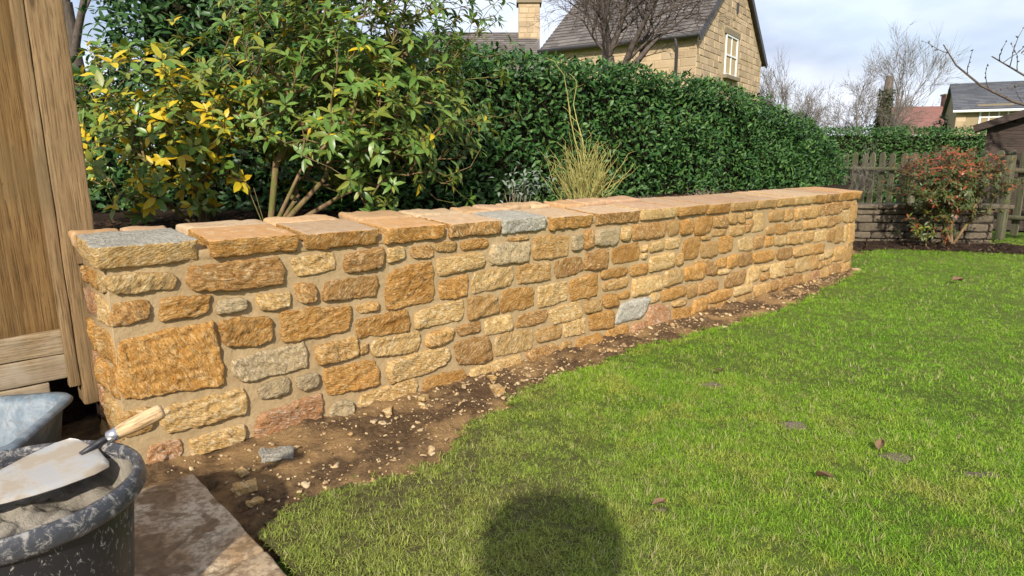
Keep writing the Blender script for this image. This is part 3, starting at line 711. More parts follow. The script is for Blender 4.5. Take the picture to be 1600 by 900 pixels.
def skeleton(bases, tips, power=0.42, r_tip=0.0019, r_max=0.02, up=0.10):
    """joins every tip to the nearest node that is closer to the foot; returns segments with radii"""
    nodes = [Vector(b) for b in bases]; par = [-1] + [0] * (len(nodes) - 1); foot = Vector(bases[0])
    arr = np.array([list(v) for v in nodes]); dist = np.array([(v - foot).length for v in nodes])
    order = sorted(range(len(tips)), key=lambda i: (tips[i] - foot).length); tipnode = {}
    for i in order:
        t = tips[i]; dt = (t - foot).length
        dd = np.linalg.norm(arr - np.array(t), axis=1) + np.where(dist > dt * 0.93, 9, 0) - 0.10 * dist
        dd = np.where(arr[:, 2] > t.z + 0.15, dd + 0.4, dd)
        j = int(np.argmin(dd)); p = nodes[j]
        seg = t - p
        prev = j; K = 2 if seg.length < 0.3 else 4
        rr = random.Random(i)
        for k in range(1, K + 1):
            f = k / K; q = p + seg * f
            if k < K:
                w = seg.length * 0.10
                q = q + Vector((rr.uniform(-w, w), rr.uniform(-w, w), rr.uniform(-w, w) - up * seg.length * math.sin(math.pi * f)))
            nodes.append(q); par.append(prev); prev = len(nodes) - 1
            arr = np.vstack([arr, np.array(q)[None]]); dist = np.append(dist, (q - foot).length)
        tipnode[i] = prev
    cnt = [0] * len(nodes)
    for i in tipnode.values():
        j = i
        while j >= 0: cnt[j] += 1; j = par[j]
    r = [min(r_max, r_tip * max(1, c) ** power) for c in cnt]
    return nodes, par, r, tipnode
def skel_mesh(nodes, par, r):
    thick = MB(); thin = MB()
    for j, p in enumerate(par):
        if p < 0: continue
        rp = min(r[p], r[j] * 1.6)
        (thick if r[j] > 0.006 else thin).tube([nodes[p], nodes[j]], [rp, r[j]], 6 if r[j] > 0.006 else 4, cap=False)
    return thick, thin
FRONT = Vector((0, -1, 0))
def shrub(name, label, cat, c, rxyz, bases, ntips, leafL, ratio, whorl, mats, seed, parts=300, zmin=0.8, keep=None, lobes=0.35, cull=None, bias=0.42, dr=0.25):
    """whorled evergreen shrub: stems > leaf whorls at every twig end; mats = [(material, weight function)]"""
    rnd = random.Random(seed); root = empty(name, bases[0]); off = Vector(bases[0])
    tag(root, label, cat)
    tips = []; guard = 0
    while len(tips) < ntips and guard < ntips * 60:
        guard += 1
        d = Vector((rnd.gauss(0, 1), rnd.gauss(0, 1), rnd.gauss(0, 1))).normalized()
        rr = (rnd.random() ** bias) * (1 + lobes * lump(d, seed))
        p = Vector(c) + Vector((d.x * rxyz[0], d.y * rxyz[1], d.z * rxyz[2])) * rr
        if p.z < zmin or (keep and not keep(p)): continue
        tips.append(p)
    bs = []
    for b in bases: bs.append(b)
    nodes, par, r, tn = skeleton(bs, tips)
    thick, thin = skel_mesh([n - off for n in nodes], par, r)
    thick.build('stem', M_BARK, root, smooth=True)
    o = thin.build('twigs', M_BARK, root, smooth=True); o['kind'] = 'stuff'
    P = []; D = []; U = []; Ls = []; mi = []
    for i, t in enumerate(tips):
        j = tn[i]; axis = (t - nodes[par[j]]).normalized()
        outw = (t - Vector(c)); outw = Vector((outw.x / rxyz[0], outw.y / rxyz[1], outw.z / rxyz[2]))
        axis = (axis * 0.6 + outw.normalized() * 0.5 + Vector((0, -0.15, 0.45))).normalized()
        a = axis.orthogonal().normalized(); b = axis.cross(a)
        k = rnd.randint(*whorl); ph = rnd.uniform(0, 6.28); ls = leafL * rnd.uniform(0.7, 1.2)
        wts = [w(t) for _, w in mats]; tm = rnd.choices(range(len(mats)), wts)[0]
        for q in range(k):
            an = ph + 2 * math.pi * q / k + rnd.uniform(-0.25, 0.25); el = rnd.uniform(0.05, 0.75)
            d = (a * math.cos(an) + b * math.sin(an)) * math.cos(el) + axis * math.sin(el)
            P.append(t + axis * rnd.uniform(-0.03, 0.01) + d * 0.006 - off); D.append(d); U.append(axis + Vector((0, -.1, .3))); Ls.append(ls * rnd.uniform(0.75, 1.15))
            mi.append(tm if rnd.random() < 0.55 else rnd.choices(range(len(mats)), wts)[0])
    P = np.array([list(x) for x in P]); D = np.array([list(x) for x in D]); U = np.array([list(x) for x in U]); Ls = np.array(Ls); mi = np.array(mi)
    # leaves nearest the viewer become single parts
    score = (P[:, 1]) * 1.0 - P[:, 2] * 0.12 + np.random.default_rng(seed).uniform(0, 0.35, len(P))
    order = np.argsort(score); single = order[:parts]; rest = order[parts:]
    protos = {k: [single_leaf_mesh(mats[k][0], s, ratio=ratio, droop=dr) for s in range(4)] for k in range(len(mats))}
    for i in single:
        d = Vector(D[i]).normalized(); u = Vector(U[i]); s = d.cross(u).normalized(); n = s.cross(d)
        M4 = Matrix(((d.x, -s.x, n.x, P[i][0]), (d.y, -s.y, n.y, P[i][1]), (d.z, -s.z, n.z, P[i][2]), (0, 0, 0, 1))) @ Matrix.Diagonal((Ls[i], Ls[i], Ls[i], 1))
        o = bpy.data.objects.new('leaf', protos[mi[i]][i % 4]); o.matrix_local = M4; link(o, root)
    for k in range(len(mats)):
        sel = rest[mi[rest] == k]
        if len(sel):
            o = leaves_obj('foliage', P[sel], D[sel], U[sel], Ls[sel], Ls[sel] * ratio, mats[k][0], root, seed=k + seed, droop=dr); o['kind'] = 'stuff'
    return root

def hedge(name, label, front, dirv, length, height, thick, zb, leafL, dens, m, seed, layers=(0.0, 0.06, 0.13, 0.22), top=True, ratio=0.42, amp=0.10, ends=True):
    """clipped hedge: leaves in a shell over its face, top and ends round an added dark core that blocks light"""
    rng = np.random.default_rng(seed); root = empty(name, front); tag(root, label, 'hedge')
    dirv = np.array(dirv) / np.linalg.norm(dirv); nrm = np.array([dirv[1], -dirv[0], 0.0])   # towards the viewer
    Pl = []; Dl = []; Ul = []
    def h_at(k): return height(k) if callable(height) else height + 0 * k
    for li, dep in enumerate(layers):
        nf = int(length * np.mean(h_at(np.linspace(0, length, 9))) * dens)
        k = rng.uniform(0, length, nf); hz = h_at(k); zz = rng.uniform(0, 1, nf) * hz
        bulge = np.array([amp * noise.fractal(Vector((a * 1.3, b * 1.7, seed)), 1, 2, 3) for a, b in zip(k, zz)])
        rnd_top = 0.10 * np.clip((zz - hz + 0.2) / 0.2, 0, 1) ** 2
        tt = bulge - dep - rnd_top + rng.normal(0, 0.025, nf)
        P = np.outer(k, dirv) + np.outer(tt, nrm); P[:, 2] = zz
        D = nrm[None] * rng.uniform(0.1, 1.0, (nf, 1)) + dirv[None] * rng.normal(0, 0.7, (nf, 1)); D[:, 2] += rng.normal(0.25, 0.55, nf)
        U = np.tile(nrm * 0.8 + np.array([0, 0, 0.6]), (nf, 1)) + rng.normal(0, 0.3, (nf, 3))
        Pl.append(P); Dl.append(D); Ul.append(U)
        if top:
            nt = int(length * thick * dens * 0.8)
            k = rng.uniform(0, length, nt); tt = -rng.uniform(0, thick, nt); hz = h_at(k)
            bulge = np.array([amp * 0.9 * noise.fractal(Vector((a * 1.6, b * 1.6, seed + 9)), 1, 2, 3) for a, b in zip(k, tt)])
            rnd_top = 0.05 * np.clip((tt + 0.2) / 0.2, 0, 1) ** 2
            P = np.outer(k, dirv) + np.outer(tt, nrm); P[:, 2] = hz + bulge - dep - rnd_top + rng.normal(0, 0.02, nt)
            D = rng.normal(0, 0.7, (nt, 3)); D[:, 2] = rng.uniform(0.1, 1.1, nt); U = np.tile(np.array([0, -0.2, 1.0]), (nt, 1)) + rng.normal(0, 0.35, (nt, 3))
            Pl.append(P); Dl.append(D); Ul.append(U)
        if ends:
            for ke, sg in ((length, 1), (0.0, -1)):
                ne = int(thick * h_at(np.array([ke]))[0] * dens); tt = -rng.uniform(0, thick, ne); hz = h_at(np.full(ne, ke)); zz = rng.uniform(0, 1, ne) * hz
                P = np.outer(np.full(ne, ke) + sg * (0.04 - dep + rng.normal(0, 0.04, ne)), dirv) + np.outer(tt, nrm); P[:, 2] = zz
                D = sg * dirv[None] * rng.uniform(0.1, 1, (ne, 1)) + nrm[None] * rng.normal(0, 0.7, (ne, 1)); D[:, 2] += rng.normal(0.2, 0.5, ne)
                Pl.append(P); Dl.append(D); Ul.append(np.tile(np.array([0, -0.3, 1.0]), (ne, 1)) + rng.normal(0, .3, (ne, 3)))
    P = np.vstack(Pl); D = np.vstack(Dl); U = np.vstack(Ul); n = len(P); Ls = leafL * rng.uniform(0.65, 1.2, n)
    o = leaves_obj('foliage', P, D, U, Ls, Ls * ratio, m, root, seed=seed, droop=0.3); o['kind'] = 'stuff'
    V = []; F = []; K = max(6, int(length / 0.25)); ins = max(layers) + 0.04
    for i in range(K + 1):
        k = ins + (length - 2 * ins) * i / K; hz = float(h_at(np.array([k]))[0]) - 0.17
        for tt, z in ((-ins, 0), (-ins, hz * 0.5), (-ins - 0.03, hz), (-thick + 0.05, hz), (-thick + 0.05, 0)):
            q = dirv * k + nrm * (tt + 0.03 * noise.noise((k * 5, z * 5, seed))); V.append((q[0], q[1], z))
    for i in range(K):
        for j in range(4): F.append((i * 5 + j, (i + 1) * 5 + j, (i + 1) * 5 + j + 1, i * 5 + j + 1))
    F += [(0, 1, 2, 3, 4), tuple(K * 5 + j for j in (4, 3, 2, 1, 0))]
    obj('blocker_core', mesh('blocker_core', V, F, M_INNER), root)  # solid dark core added inside the leaves to block light
    return root
Mi = Mat('hedge_blocker_core', 0.95, 0.05); Mi.color(Mi.mix(Mi.ramp(Mi.noise(30, 5), [(0.4, 0), (0.6, 1)]), (0.012, 0.014, 0.006), (0.030, 0.028, 0.014))); Mi.bump(Mi.noise(40, 4), 1.0, 0.04); M_INNER = Mi.m

def bare_tree(name, label, base, H, r0, seed, m, trunk_h=0.25, spread=0.55, levels=4, kids=(3, 5), lean=(0, 0), upb=0.35, shrink=0.62, wob=0.12, cat='tree', thin=1.0, group=None, tm=None, sides=6):
    rnd = random.Random(seed); root = empty(name, base); tag(root, label, cat, group)
    trunk = MB(); crown = MB()
    def grow(p, d, ln, r, lev):
        pts = [p]; n = 5 if lev < 2 else 4; dirs = [d]
        for i in range(n):
            d = (d + Vector((rnd.gauss(0, wob), rnd.gauss(0, wob), rnd.gauss(0, wob * 0.6) + upb * 0.12))).normalized()
            p = p + d * ln / n; pts.append(p); dirs.append(d)
        last = lev >= levels
        rs = [r * (1 - (0.75 if last else 0.45) * i / n) for i in range(n + 1)]
        (trunk if lev == 0 else crown).tube(pts, rs, (sides + 3) if lev == 0 else (sides if lev == 1 else (4 if lev == 2 else 3)), cap=False)
        if last: return
        k = rnd.randint(*kids)
        for c in range(k):
            f = 1.0 if c == 0 else rnd.uniform(0.35 if lev else 0.6, 1.0)
            i = min(n, max(1, int(round(f * n)))); q = pts[i]
            dd = dirs[i]; a = dd.orthogonal().normalized(); b = dd.cross(a); an = rnd.uniform(0, 6.28)
            sp = spread * rnd.uniform(0.6, 1.35) * (0.45 if c == 0 else 1)
            nd = (dd + (a * math.cos(an) + b * math.sin(an)) * sp + Vector((0, 0, upb * 0.25))).normalized()
            grow(q, nd, ln * shrink * rnd.uniform(0.75, 1.2) * (1.0 if lev else (1 - trunk_h) / trunk_h * 0.48), max(rs[i] * (0.75 if c == 0 else 0.55), 0.004 * thin), lev + 1)
    grow(Vector((0, 0, 0)), Vector((lean[0], lean[1], 1)).normalized(), H * trunk_h, r0, 0)
    trunk.build('trunk', tm or m, root, smooth=True); o = crown.build('crown', m, root, smooth=True)
    return root
# ------------------------------------------------------------------ hedges and shrubs in the bed
def hz_main(k): return np.interp(k, [0, 1.4, 3.2, 4.9, 6.2, 7.2, 8.0, 8.5], [1.28, 1.30, 1.34, 1.28, 1.13, 0.92, 0.64, 0.42])
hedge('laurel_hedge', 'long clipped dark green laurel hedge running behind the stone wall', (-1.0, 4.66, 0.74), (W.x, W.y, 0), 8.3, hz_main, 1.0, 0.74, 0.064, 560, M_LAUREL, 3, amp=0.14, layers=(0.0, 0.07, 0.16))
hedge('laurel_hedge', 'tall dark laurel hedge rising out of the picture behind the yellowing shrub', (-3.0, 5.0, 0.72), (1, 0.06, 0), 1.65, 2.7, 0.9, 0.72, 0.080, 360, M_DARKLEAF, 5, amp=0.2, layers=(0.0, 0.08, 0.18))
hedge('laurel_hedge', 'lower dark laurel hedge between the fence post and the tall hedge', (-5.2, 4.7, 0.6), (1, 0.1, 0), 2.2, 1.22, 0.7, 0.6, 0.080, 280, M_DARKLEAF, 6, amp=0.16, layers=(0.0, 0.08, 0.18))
def behind_wall(p):
    s, n = to_sn(p.x, p.y); return n < -0.34 and not (s < 0.22 and n > -0.74)
yb = lambda t: 0.28 if t.x < -1.75 else 0.07
shrub('rhododendron', 'broad shrub with many yellowing leaves beside the fence post', 'shrub', (-2.02, 3.90, 1.36), (0.62, 0.55, 0.50),
      [Vector((-1.95, 4.1, 0.70)), Vector((-1.93, 4.08, 0.95)), Vector((-2.15, 4.1, 0.9))], 380, 0.076, 0.46, (5, 7),
      [(M_LEAF, lambda t: 0.40), (M_LEAFO, lambda t: 0.30), (M_YELLOW, lambda t: 0.30)], 11, keep=behind_wall, zmin=0.86)
shrub('rhododendron', 'big leafy green evergreen shrub with bare mossy stems in the middle of the bed', 'shrub', (-0.88, 4.02, 1.62), (0.98, 0.72, 0.86),
      [Vector((-1.44, 3.86, 0.70)), Vector((-1.42, 3.86, 0.84)), Vector((-1.50, 3.84, 1.0)), Vector((-1.28, 3.88, 0.92)), Vector((-1.38, 3.9, 1.15)), Vector((-1.1, 3.9, 1.05)), Vector((-1.58, 3.85, 1.12)), Vector((-1.22, 3.84, 1.1)), Vector((-1.0, 3.95, 0.96))], 1000, 0.076, 0.38, (5, 8),
      [(M_LEAF, lambda t: 0.62), (M_LEAFO, lambda t: 0.32), (M_YELLOW, lambda t: 0.05)], 12, keep=lambda p: behind_wall(p) and not (p.x < -0.98 and p.z < 1.16 and p.y < 4.15), zmin=0.84, lobes=0.45, dr=0.42)
def stems(name, label, cat, base, n, H, spread, r, m, seed, tall=(), side=0.5, wob=0.05):
    rnd = random.Random(seed); root = empty(name, base); tag(root, label, cat)
    mb = MB()
    def one(h, lean, ang, r):
        p = Vector((rnd.gauss(0, 0.05), rnd.gauss(0, 0.05), -0.03)); d = Vector((math.cos(ang) * lean, math.sin(ang) * lean, 1)).normalized()
        pts = [p]; K = 7
        for i in range(K):
            d = (d + Vector((rnd.gauss(0, wob), rnd.gauss(0, wob), rnd.gauss(0, wob)))).normalized(); p = p + d * h / K; pts.append(p)
            if i > 1 and rnd.random() < side:
                dd = (d + Vector((rnd.gauss(0, .6), rnd.gauss(0, .6), rnd.gauss(0.1, .4)))).normalized(); q = p
                tw = [q]
                for j in range(3):
                    dd = (dd + Vector((rnd.gauss(0, .25), rnd.gauss(0, .25), rnd.gauss(0.05, .2)))).normalized(); q = q + dd * h * rnd.uniform(.03, .08); tw.append(q)
                mb.tube(tw, [r * .45, r * .4, r * .32, r * .2], 3, cap=False)
        mb.tube(pts, [r * (1 - 0.72 * i / K) for i in range(K + 1)], 5, cap=False)
    for i in range(n): one(H * rnd.uniform(0.45, 1.0), abs(rnd.gauss(0, spread)), rnd.uniform(0, 6.28), r * rnd.uniform(0.7, 1.1))
    for h, lean, ang in tall: one(h, lean, ang, r * 1.5)
    o = mb.build('stems', m, root, smooth=True); o['kind'] = 'stuff'
    return root
kerria = stems('twiggy_shrub', 'leafless yellow-green twiggy shrub with two tall canes against the hedge', 'shrub', (0.53, 4.86, 0.75), 120, 0.60, 0.40, 0.0052, M_KERRIA, 21, tall=((1.06, 0.06, 2.8), (1.08, 0.08, 0.4)), side=0.95, wob=0.12)
sv = stems('silver_leaved_plant', 'small plant with pale silvery leaves left of the twiggy shrub', 'plant', (0.06, 4.70, 0.75), 16, 0.30, 0.45, 0.004, M_DRYSTEM, 22, side=0.9)
rng = np.random.default_rng(4); n = 130
P = rng.normal(0, 1, (n, 3)) * [0.10, 0.08, 0.05] + [0.02, 0, 0.24]; D = rng.normal(0, 1, (n, 3)); D[:, 2] += 0.4; Ls = rng.uniform(0.03, 0.05, n)
o = leaves_obj('foliage', P, D, np.tile([0, -0.3, 1.0], (n, 1)), Ls, Ls * 0.45, M_SILVER, sv, seed=3); o['kind'] = 'stuff'
stems('dry_perennial', 'low tangle of grey dried stems behind the coping, right of the twiggy shrub', 'plant', (1.75, 5.95, 0.75), 150, 0.20, 0.9, 0.003, M_DRYSTEM, 23, side=0.8, wob=0.22)
stems('dry_perennial', 'sparse low dried stems close beside the twiggy shrub', 'plant', (1.15, 5.40, 0.75), 80, 0.17, 0.9, 0.003, M_DRYSTEM, 24, side=0.8, wob=0.2)
stems('dry_perennial', 'brown dried twigs behind the coping beneath the big evergreen shrub', 'plant', (0.18, 4.42, 0.74), 60, 0.17, 0.8, 0.003, M_BARK, 25, side=0.9, wob=0.2)
# leaf litter on the bed
rng = np.random.default_rng(8); n = 9000
s_ = rng.uniform(0.05, 7.5, n); n_ = -rng.uniform(0.45, 2.2, n) ; n_[: n // 3] = -rng.uniform(0.43, 1.1, n // 3); s_[: n // 3] = rng.uniform(0.05, 3.2, n // 3)
P = np.array([list(sn(a, b, 0.775)) for a, b in zip(s_, n_)]); P[:, 2] += rng.normal(0.005, 0.012, n); P[:, 2] -= np.clip((n_ + 0.92) / 0.5, 0, 1) * 0.03
D = rng.normal(0, 1, (n, 3)); D[:, 2] *= 0.25; Ls = rng.uniform(0.02, 0.065, n)
o = leaves_obj('leaf_litter', P, D, np.tile([0, 0, 1.0], (n, 1)) + rng.normal(0, .4, (n, 3)), Ls, Ls * rng.uniform(0.2, 0.5, n), M_LITTER, seed=2); tag(o, 'brown dead leaves and bark bits littering the dark planting bed', 'leaf litter', kind='stuff')

# ------------------------------------------------------------------ stone chips on the soil border
rng = np.random.default_rng(12); prnd = random.Random(12)
chipV = []
for k in range(10):
    V, F = rbox(0.5, 0.36, 0.20, 0.15, (3, 3, 3), 0.16, 2.3, k + 1, warp=0.12); chipV.append((np.array([list(v) for v in V]), np.array(F)))
def rot_np(a, b, c):
    return np.array(Matrix.Rotation(a, 3, 'Z') @ Matrix.Rotation(b, 3, 'X') @ Matrix.Rotation(c, 3, 'Y'))
def chip_mat(name, a, b):
    M = Mat(name, 0.9, 0.15); f = M.math('FRACT', M.math('ADD', M.island(), M.rnd()))
    c = M.ramp(f, [(0, a), (0.6, b), (1.0, tuple(x * 0.55 for x in a))])
    c = M.mix(M.ramp(M.noise(70, 5), [(0.4, 0.5), (0.6, 0)]), c, tuple(x * 0.6 for x in a)); M.color(c); M.bump(M.noise(120, 4), 0.5, 0.004); return M.m
M_CHIP = chip_mat('stone_chip', (0.42, 0.27, 0.12), (0.56, 0.44, 0.27))
allV = []; allF = []; k0 = 0; cnt = 0
while cnt < 2900:
    s = rng.uniform(0.1, 7.2); e = edge_n(s); n = rng.uniform(0.02, max(0.03, e) + 0.03)
    dens = 0.30 + 0.9 * max(0, noise.noise((s * 2.2, n * 5, 3.1)) + 0.15) + (0.45 if 0.3 < s < 2.0 else 0)
    if rng.uniform() > dens: continue
    if s < 0.24 and n > 0.17: continue
    sz = min(0.045, 0.0035 + rng.exponential(0.0062)); Vb, Fb = chipV[rng.integers(10)]
    R = rot_np(rng.uniform(0, 6.28), rng.normal(0, .35), rng.normal(0, .35)); p = sn(s, n); z = soil_z(s, n, p) + sz * 0.08
    allV.append((Vb * sz) @ R.T + np.array([p.x, p.y, z])); allF.append(Fb + k0); k0 += len(Vb); cnt += 1
o = obj('stone_chippings', fast_mesh('stone_chippings', np.vstack(allV), [np.vstack(allF)], M_CHIP, False)); tag(o, 'small pale chips of building stone strewn over the soil below the wall', 'chippings', kind='stuff')
def big_chip(x, y, sz, label, m, flat=1.0, group=None, seed=0, rz=0):
    V, F = rbox(sz / 2, sz * 0.32, sz * 0.17 * flat, sz * 0.05, (8, 6, 4), sz * 0.07, 3.0 / sz, seed + 9, warp=sz * 0.08)
    s, n = to_sn(x, y); z = soil_z(s, n, Vector((x, y, 0)))
    o = obj('loose_stone', mesh('loose_stone', V, F, m, False), loc=(x, y, z + sz * 0.12 * flat), rot=(prnd.uniform(-.15, .15), prnd.uniform(-.15, .15), rz)); tag(o, label, 'stone', group)
big_chip(-0.935, 2.425, 0.125, 'flat pale grey stone lying on the soil in front of the wall', ST['G'], 0.75, seed=4, rz=0.35)
for k, (s, n, sz, lb) in enumerate(((1.05, 0.12, 0.045, 'small cream stone chip close to the wall foot, right of the flat grey stone'), (1.25, 0.13, 0.055, 'rounded cream stone chip against the wall foot under the long pale bottom stone'),
        (1.72, 0.09, 0.05, 'cream stone chip at the wall foot where the soil border narrows'), (1.62, 0.25, 0.085, 'largest flat cream chip lying by the lawn edge'),
        (0.28, 0.42, 0.075, 'broad stone chip lying against the edge of the paving slab'), (0.31, 0.30, 0.05, 'stone chip near the back corner of the paving slab'), (0.27, 0.53, 0.05, 'stone chip by the slab edge nearest the lawn corner'))):
    p = sn(s, n); big_chip(p.x, p.y, sz, lb, ST['c'], 1.1, 'stone chips on the soil border', k + 20, prnd.uniform(0, 3))

# ------------------------------------------------------------------ grass
def grass_mat(name, cols, drift=False):
    M = Mat(name, 0.55, 0.25)
    big = M.noise(0.9, 5, 0.6); mid = M.noise(4.5, 4, 0.6)
    c = M.mix(M.ramp(big, [(0.36, 0.0), (0.62, 1.0)]), cols[0], cols[1])
    c = M.mix(M.ramp(mid, [(0.50, 0.0), (0.66, 0.85)]), c, cols[2])
    c = M.mix(M.ramp(M.noise(2.2, 6, 0.7, dist=0.6), [(0.54, 0.0), (0.68, 0.75)]), c, tuple(0.55 * a + 0.45 * b for a, b in zip(cols[2], (0.24, 0.19, 0.085))))
    if drift:   # the turf is thin and olive by the border, fresh green out on the open lawn
        sx = M.n('ShaderNodeSeparateXYZ'); M.l(M.pos(), sx.inputs[0])
        d = M.math('ADD', M.math('ADD', sx.outputs[0], M.math('MULTIPLY', sx.outputs[1], 0.35)), M.math('MULTIPLY', M.noise(1.7, 4), 1.6))
        c = M.mix(M.ramp(M.math('MULTIPLY', d, 0.2), [(0.28, 0.75), (0.48, 0.0)]), c, (0.270, 0.295, 0.066))
        c = M.mix(M.ramp(M.math('MULTIPLY', d, 0.2), [(0.52, 0.0), (0.85, 0.7)]), c, (0.205, 0.395, 0.022))
    c = M.mix(1.0, c, M.ramp(M.island(), [(0, 0.55), (0.6, 1.0), (1, 1.45)]), 'MULTIPLY')
    M.color(c)
    t = M.n('ShaderNodeBsdfTranslucent'); M.l(c, t.inputs['Color']); s = M.n('ShaderNodeMixShader'); s.inputs[0].default_value = 0.3
    M.l(M.b.outputs[0], s.inputs[1]); M.l(t.outputs[0], s.inputs[2]); M.l(s.outputs[0], M.out.inputs['Surface']); return M.m
M_GRASS = grass_mat('grass_blade', [(0.185, 0.335, 0.022), (0.270, 0.385, 0.036), (0.38, 0.40, 0.066)], True)
M_DRYGR = grass_mat('dry_grass_blade', [(0.31, 0.30, 0.11), (0.36, 0.33, 0.15), (0.27, 0.28, 0.085)])
tufts = bpy.data.collections.new('grass_tufts')
def tuft(seed, nb, lo, hi, m, wdt=0.0014, curl=0.8, flat=0.5):
    r = random.Random(seed); V = []; F = []
    for b in range(nb):
        a = r.uniform(0, 6.28); bx, by = r.gauss(0, 0.009), r.gauss(0, 0.009); ln = r.uniform(lo, hi); el = r.uniform(flat, 1.45); ca = r.uniform(-curl, curl); K = 4
        p = Vector((bx, by, -0.003)); k = len(V); az = a; e = el
        for i in range(K + 1):
            w = wdt * (1 - (i / K) ** 2 * 0.85); sd = Vector((-math.sin(az), math.cos(az), 0)) * w
            V += [p - sd, p + sd]
            d = Vector((math.cos(az) * math.cos(e), math.sin(az) * math.cos(e), math.sin(e))); p = p + d * ln / K
            az += ca * 0.35; e -= r.uniform(0.1, 0.5)
        for i in range(K): F.append((k + 2 * i, k + 2 * i + 1, k + 2 * i + 3, k + 2 * i + 2))
    o = bpy.data.objects.new('grass_tuft', mesh('grass_tuft', V, F, m)); tufts.objects.link(o)
for k in range(5): tuft(k, 18, 0.009, 0.023, M_GRASS, 0.0010, 1.4, 0.1)
for k in range(4): tuft(20 + k, 13, 0.014, 0.034, M_GRASS, 0.0010, 2.4, 0.0)
tuft(40, 8, 0.014, 0.030, M_DRYGR, 0.0010, 2.4, 0.0)
PATCH = [(1.05, 3.24, 0.085, 0.05), (1.24, 2.72, 0.075, 0.05), (1.51, 2.40, 0.085, 0.06), (0.49, 2.0, 0.04, 0.03), (1.75, 2.25, 0.09, 0.04)]
rng = np.random.default_rng(31); pts = []; scs = []
def cloud(n, smin, smax, nmin, nmax, sc, dmin, dmax):
    s = rng.uniform(smin, smax, n); q = rng.uniform(nmin, nmax, n)
    e = np.interp(s, ES, EN)
    X = A0.x + W.x * s + NN.x * q; Y = A0.y + W.y * s + NN.y * q
    d = np.hypot(X, Y); ok = (q > e - 0.07) & (Y > 0.9) & (np.abs(X) < Y * 1.15 + 0.6) & (d > dmin) & (d < dmax) & (s > 0.21)
    for i in np.nonzero(ok)[0]:
        x, y = X[i], Y[i]; ed = q[i] - edge_n(s[i])
        if ed < 0.0 and rng.uniform() < 0.5 + (-ed) * 7: continue
        if ed < 0.6 and s[i] < 1.9 and rng.uniform() < 0.62 - ed * 0.85 + 0.55 * noise.noise((x * 9, y * 9, 6)): continue
        th = noise.noise((x * 2.6, y * 2.6, 8)) + 0.6 * noise.noise((x * 8, y * 8, 2))
        if th < -0.26 and rng.uniform() < 0.42: continue
        if any(((x - a) / (r1 * 0.95)) ** 2 + ((y - b) / (r2 * 1.0)) ** 2 < 1 + 0.9 * noise.noise((x * 14, y * 14, 3)) and rng.uniform() < 0.58 for a, b, r1, r2 in PATCH): continue
        pts.append((x, y, max(0.004, lawn_z(s[i], q[i], Vector((x, y, 0))) - 0.002))); scs.append(sc * rng.uniform(0.7, 1.25) * (1 + 0.25 * max(-1, min(1, th))))
cloud(240000, 0.2, 6.0, 0.1, 4.6, 1.0, 1.2, 3.6)
cloud(120000, 0.8, 8.5, 0.0, 6.5, 1.12, 3.6, 6.0)
cloud(80000, 2.0, 13.0, -0.6, 7.5, 1.35, 6.0, 13.5)
gm = bpy.data.meshes.new('grass'); gm.vertices.add(len(pts)); gm.vertices.foreach_set('co', np.array(pts, np.float32).ravel())
at = gm.attributes.new('sc', 'FLOAT', 'POINT'); at.data.foreach_set('value', np.array(scs, np.float32))
grass = obj('grass', gm); tag(grass, 'short mown lawn grass, patchy green and yellow', 'grass', kind='stuff')
ng = bpy.data.node_groups.new('grass_scatter', 'GeometryNodeTree')
ng.interface.new_socket('Geometry', in_out='INPUT', socket_type='NodeSocketGeometry'); ng.interface.new_socket('Geometry', in_out='OUTPUT', socket_type='NodeSocketGeometry')
gi = ng.nodes.new('NodeGroupInput'); go = ng.nodes.new('NodeGroupOutput'); iop = ng.nodes.new('GeometryNodeInstanceOnPoints'); ci = ng.nodes.new('GeometryNodeCollectionInfo')
ci.inputs['Collection'].default_value = tufts; ci.inputs['Separate Children'].default_value = True; ci.inputs['Reset Children'].default_value = True
iop.inputs['Pick Instance'].default_value = True
rv = ng.nodes.new('FunctionNodeRandomValue'); rv.data_type = 'FLOAT_VECTOR'; rv.inputs[0].default_value = (-0.2, -0.2, 0); rv.inputs[1].default_value = (0.2, 0.2, 6.283)
na = ng.nodes.new('GeometryNodeInputNamedAttribute'); na.data_type = 'FLOAT'; na.inputs['Name'].default_value = 'sc'
gl = ng.links.new
gl(gi.outputs[0], iop.inputs['Points']); gl(ci.outputs[0], iop.inputs['Instance']); gl(rv.outputs[0], iop.inputs['Rotation'])
gl(na.outputs['Attribute'], iop.inputs['Scale']); gl(iop.outputs[0], go.inputs[0])
md = grass.modifiers.new('scatter', 'NODES'); md.node_group = ng
M_CAST = soil_mat('worn_soil_patch', (0.18, 0.14, 0.095), (0.26, 0.21, 0.15))
for k, (x, y, r1, r2) in enumerate(PATCH):
    V = [(0, 0, 0.012)]; F = []; NA2 = 28
    for ri in range(1, 6):
        for j in range(NA2):
            a = 2 * math.pi * j / NA2; f = ri / 5 * (1 + 0.55 * noise.noise((math.cos(a) * 1.8, math.sin(a) * 1.8, k * 3.1)))
            V.append((r1 * f * math.cos(a), r2 * f * math.sin(a), 0.012 * (1 - (ri / 5) ** 2) + 0.004 * noise.noise((math.cos(a) * f * 4, math.sin(a) * f * 4, k)) - (0.008 if ri == 5 else 0)))
    for j in range(NA2): F.append((0, 1 + j, 1 + (j + 1) % NA2))
    for ri in range(4):
        for j in range(NA2): F.append((1 + ri * NA2 + j, 1 + (ri + 1) * NA2 + j, 1 + (ri + 1) * NA2 + (j + 1) % NA2, 1 + ri * NA2 + (j + 1) % NA2))
    struct(obj('bare_soil_patch', mesh('bare_soil_patch', V, F, M_CAST), loc=(x, y, 0.006)))
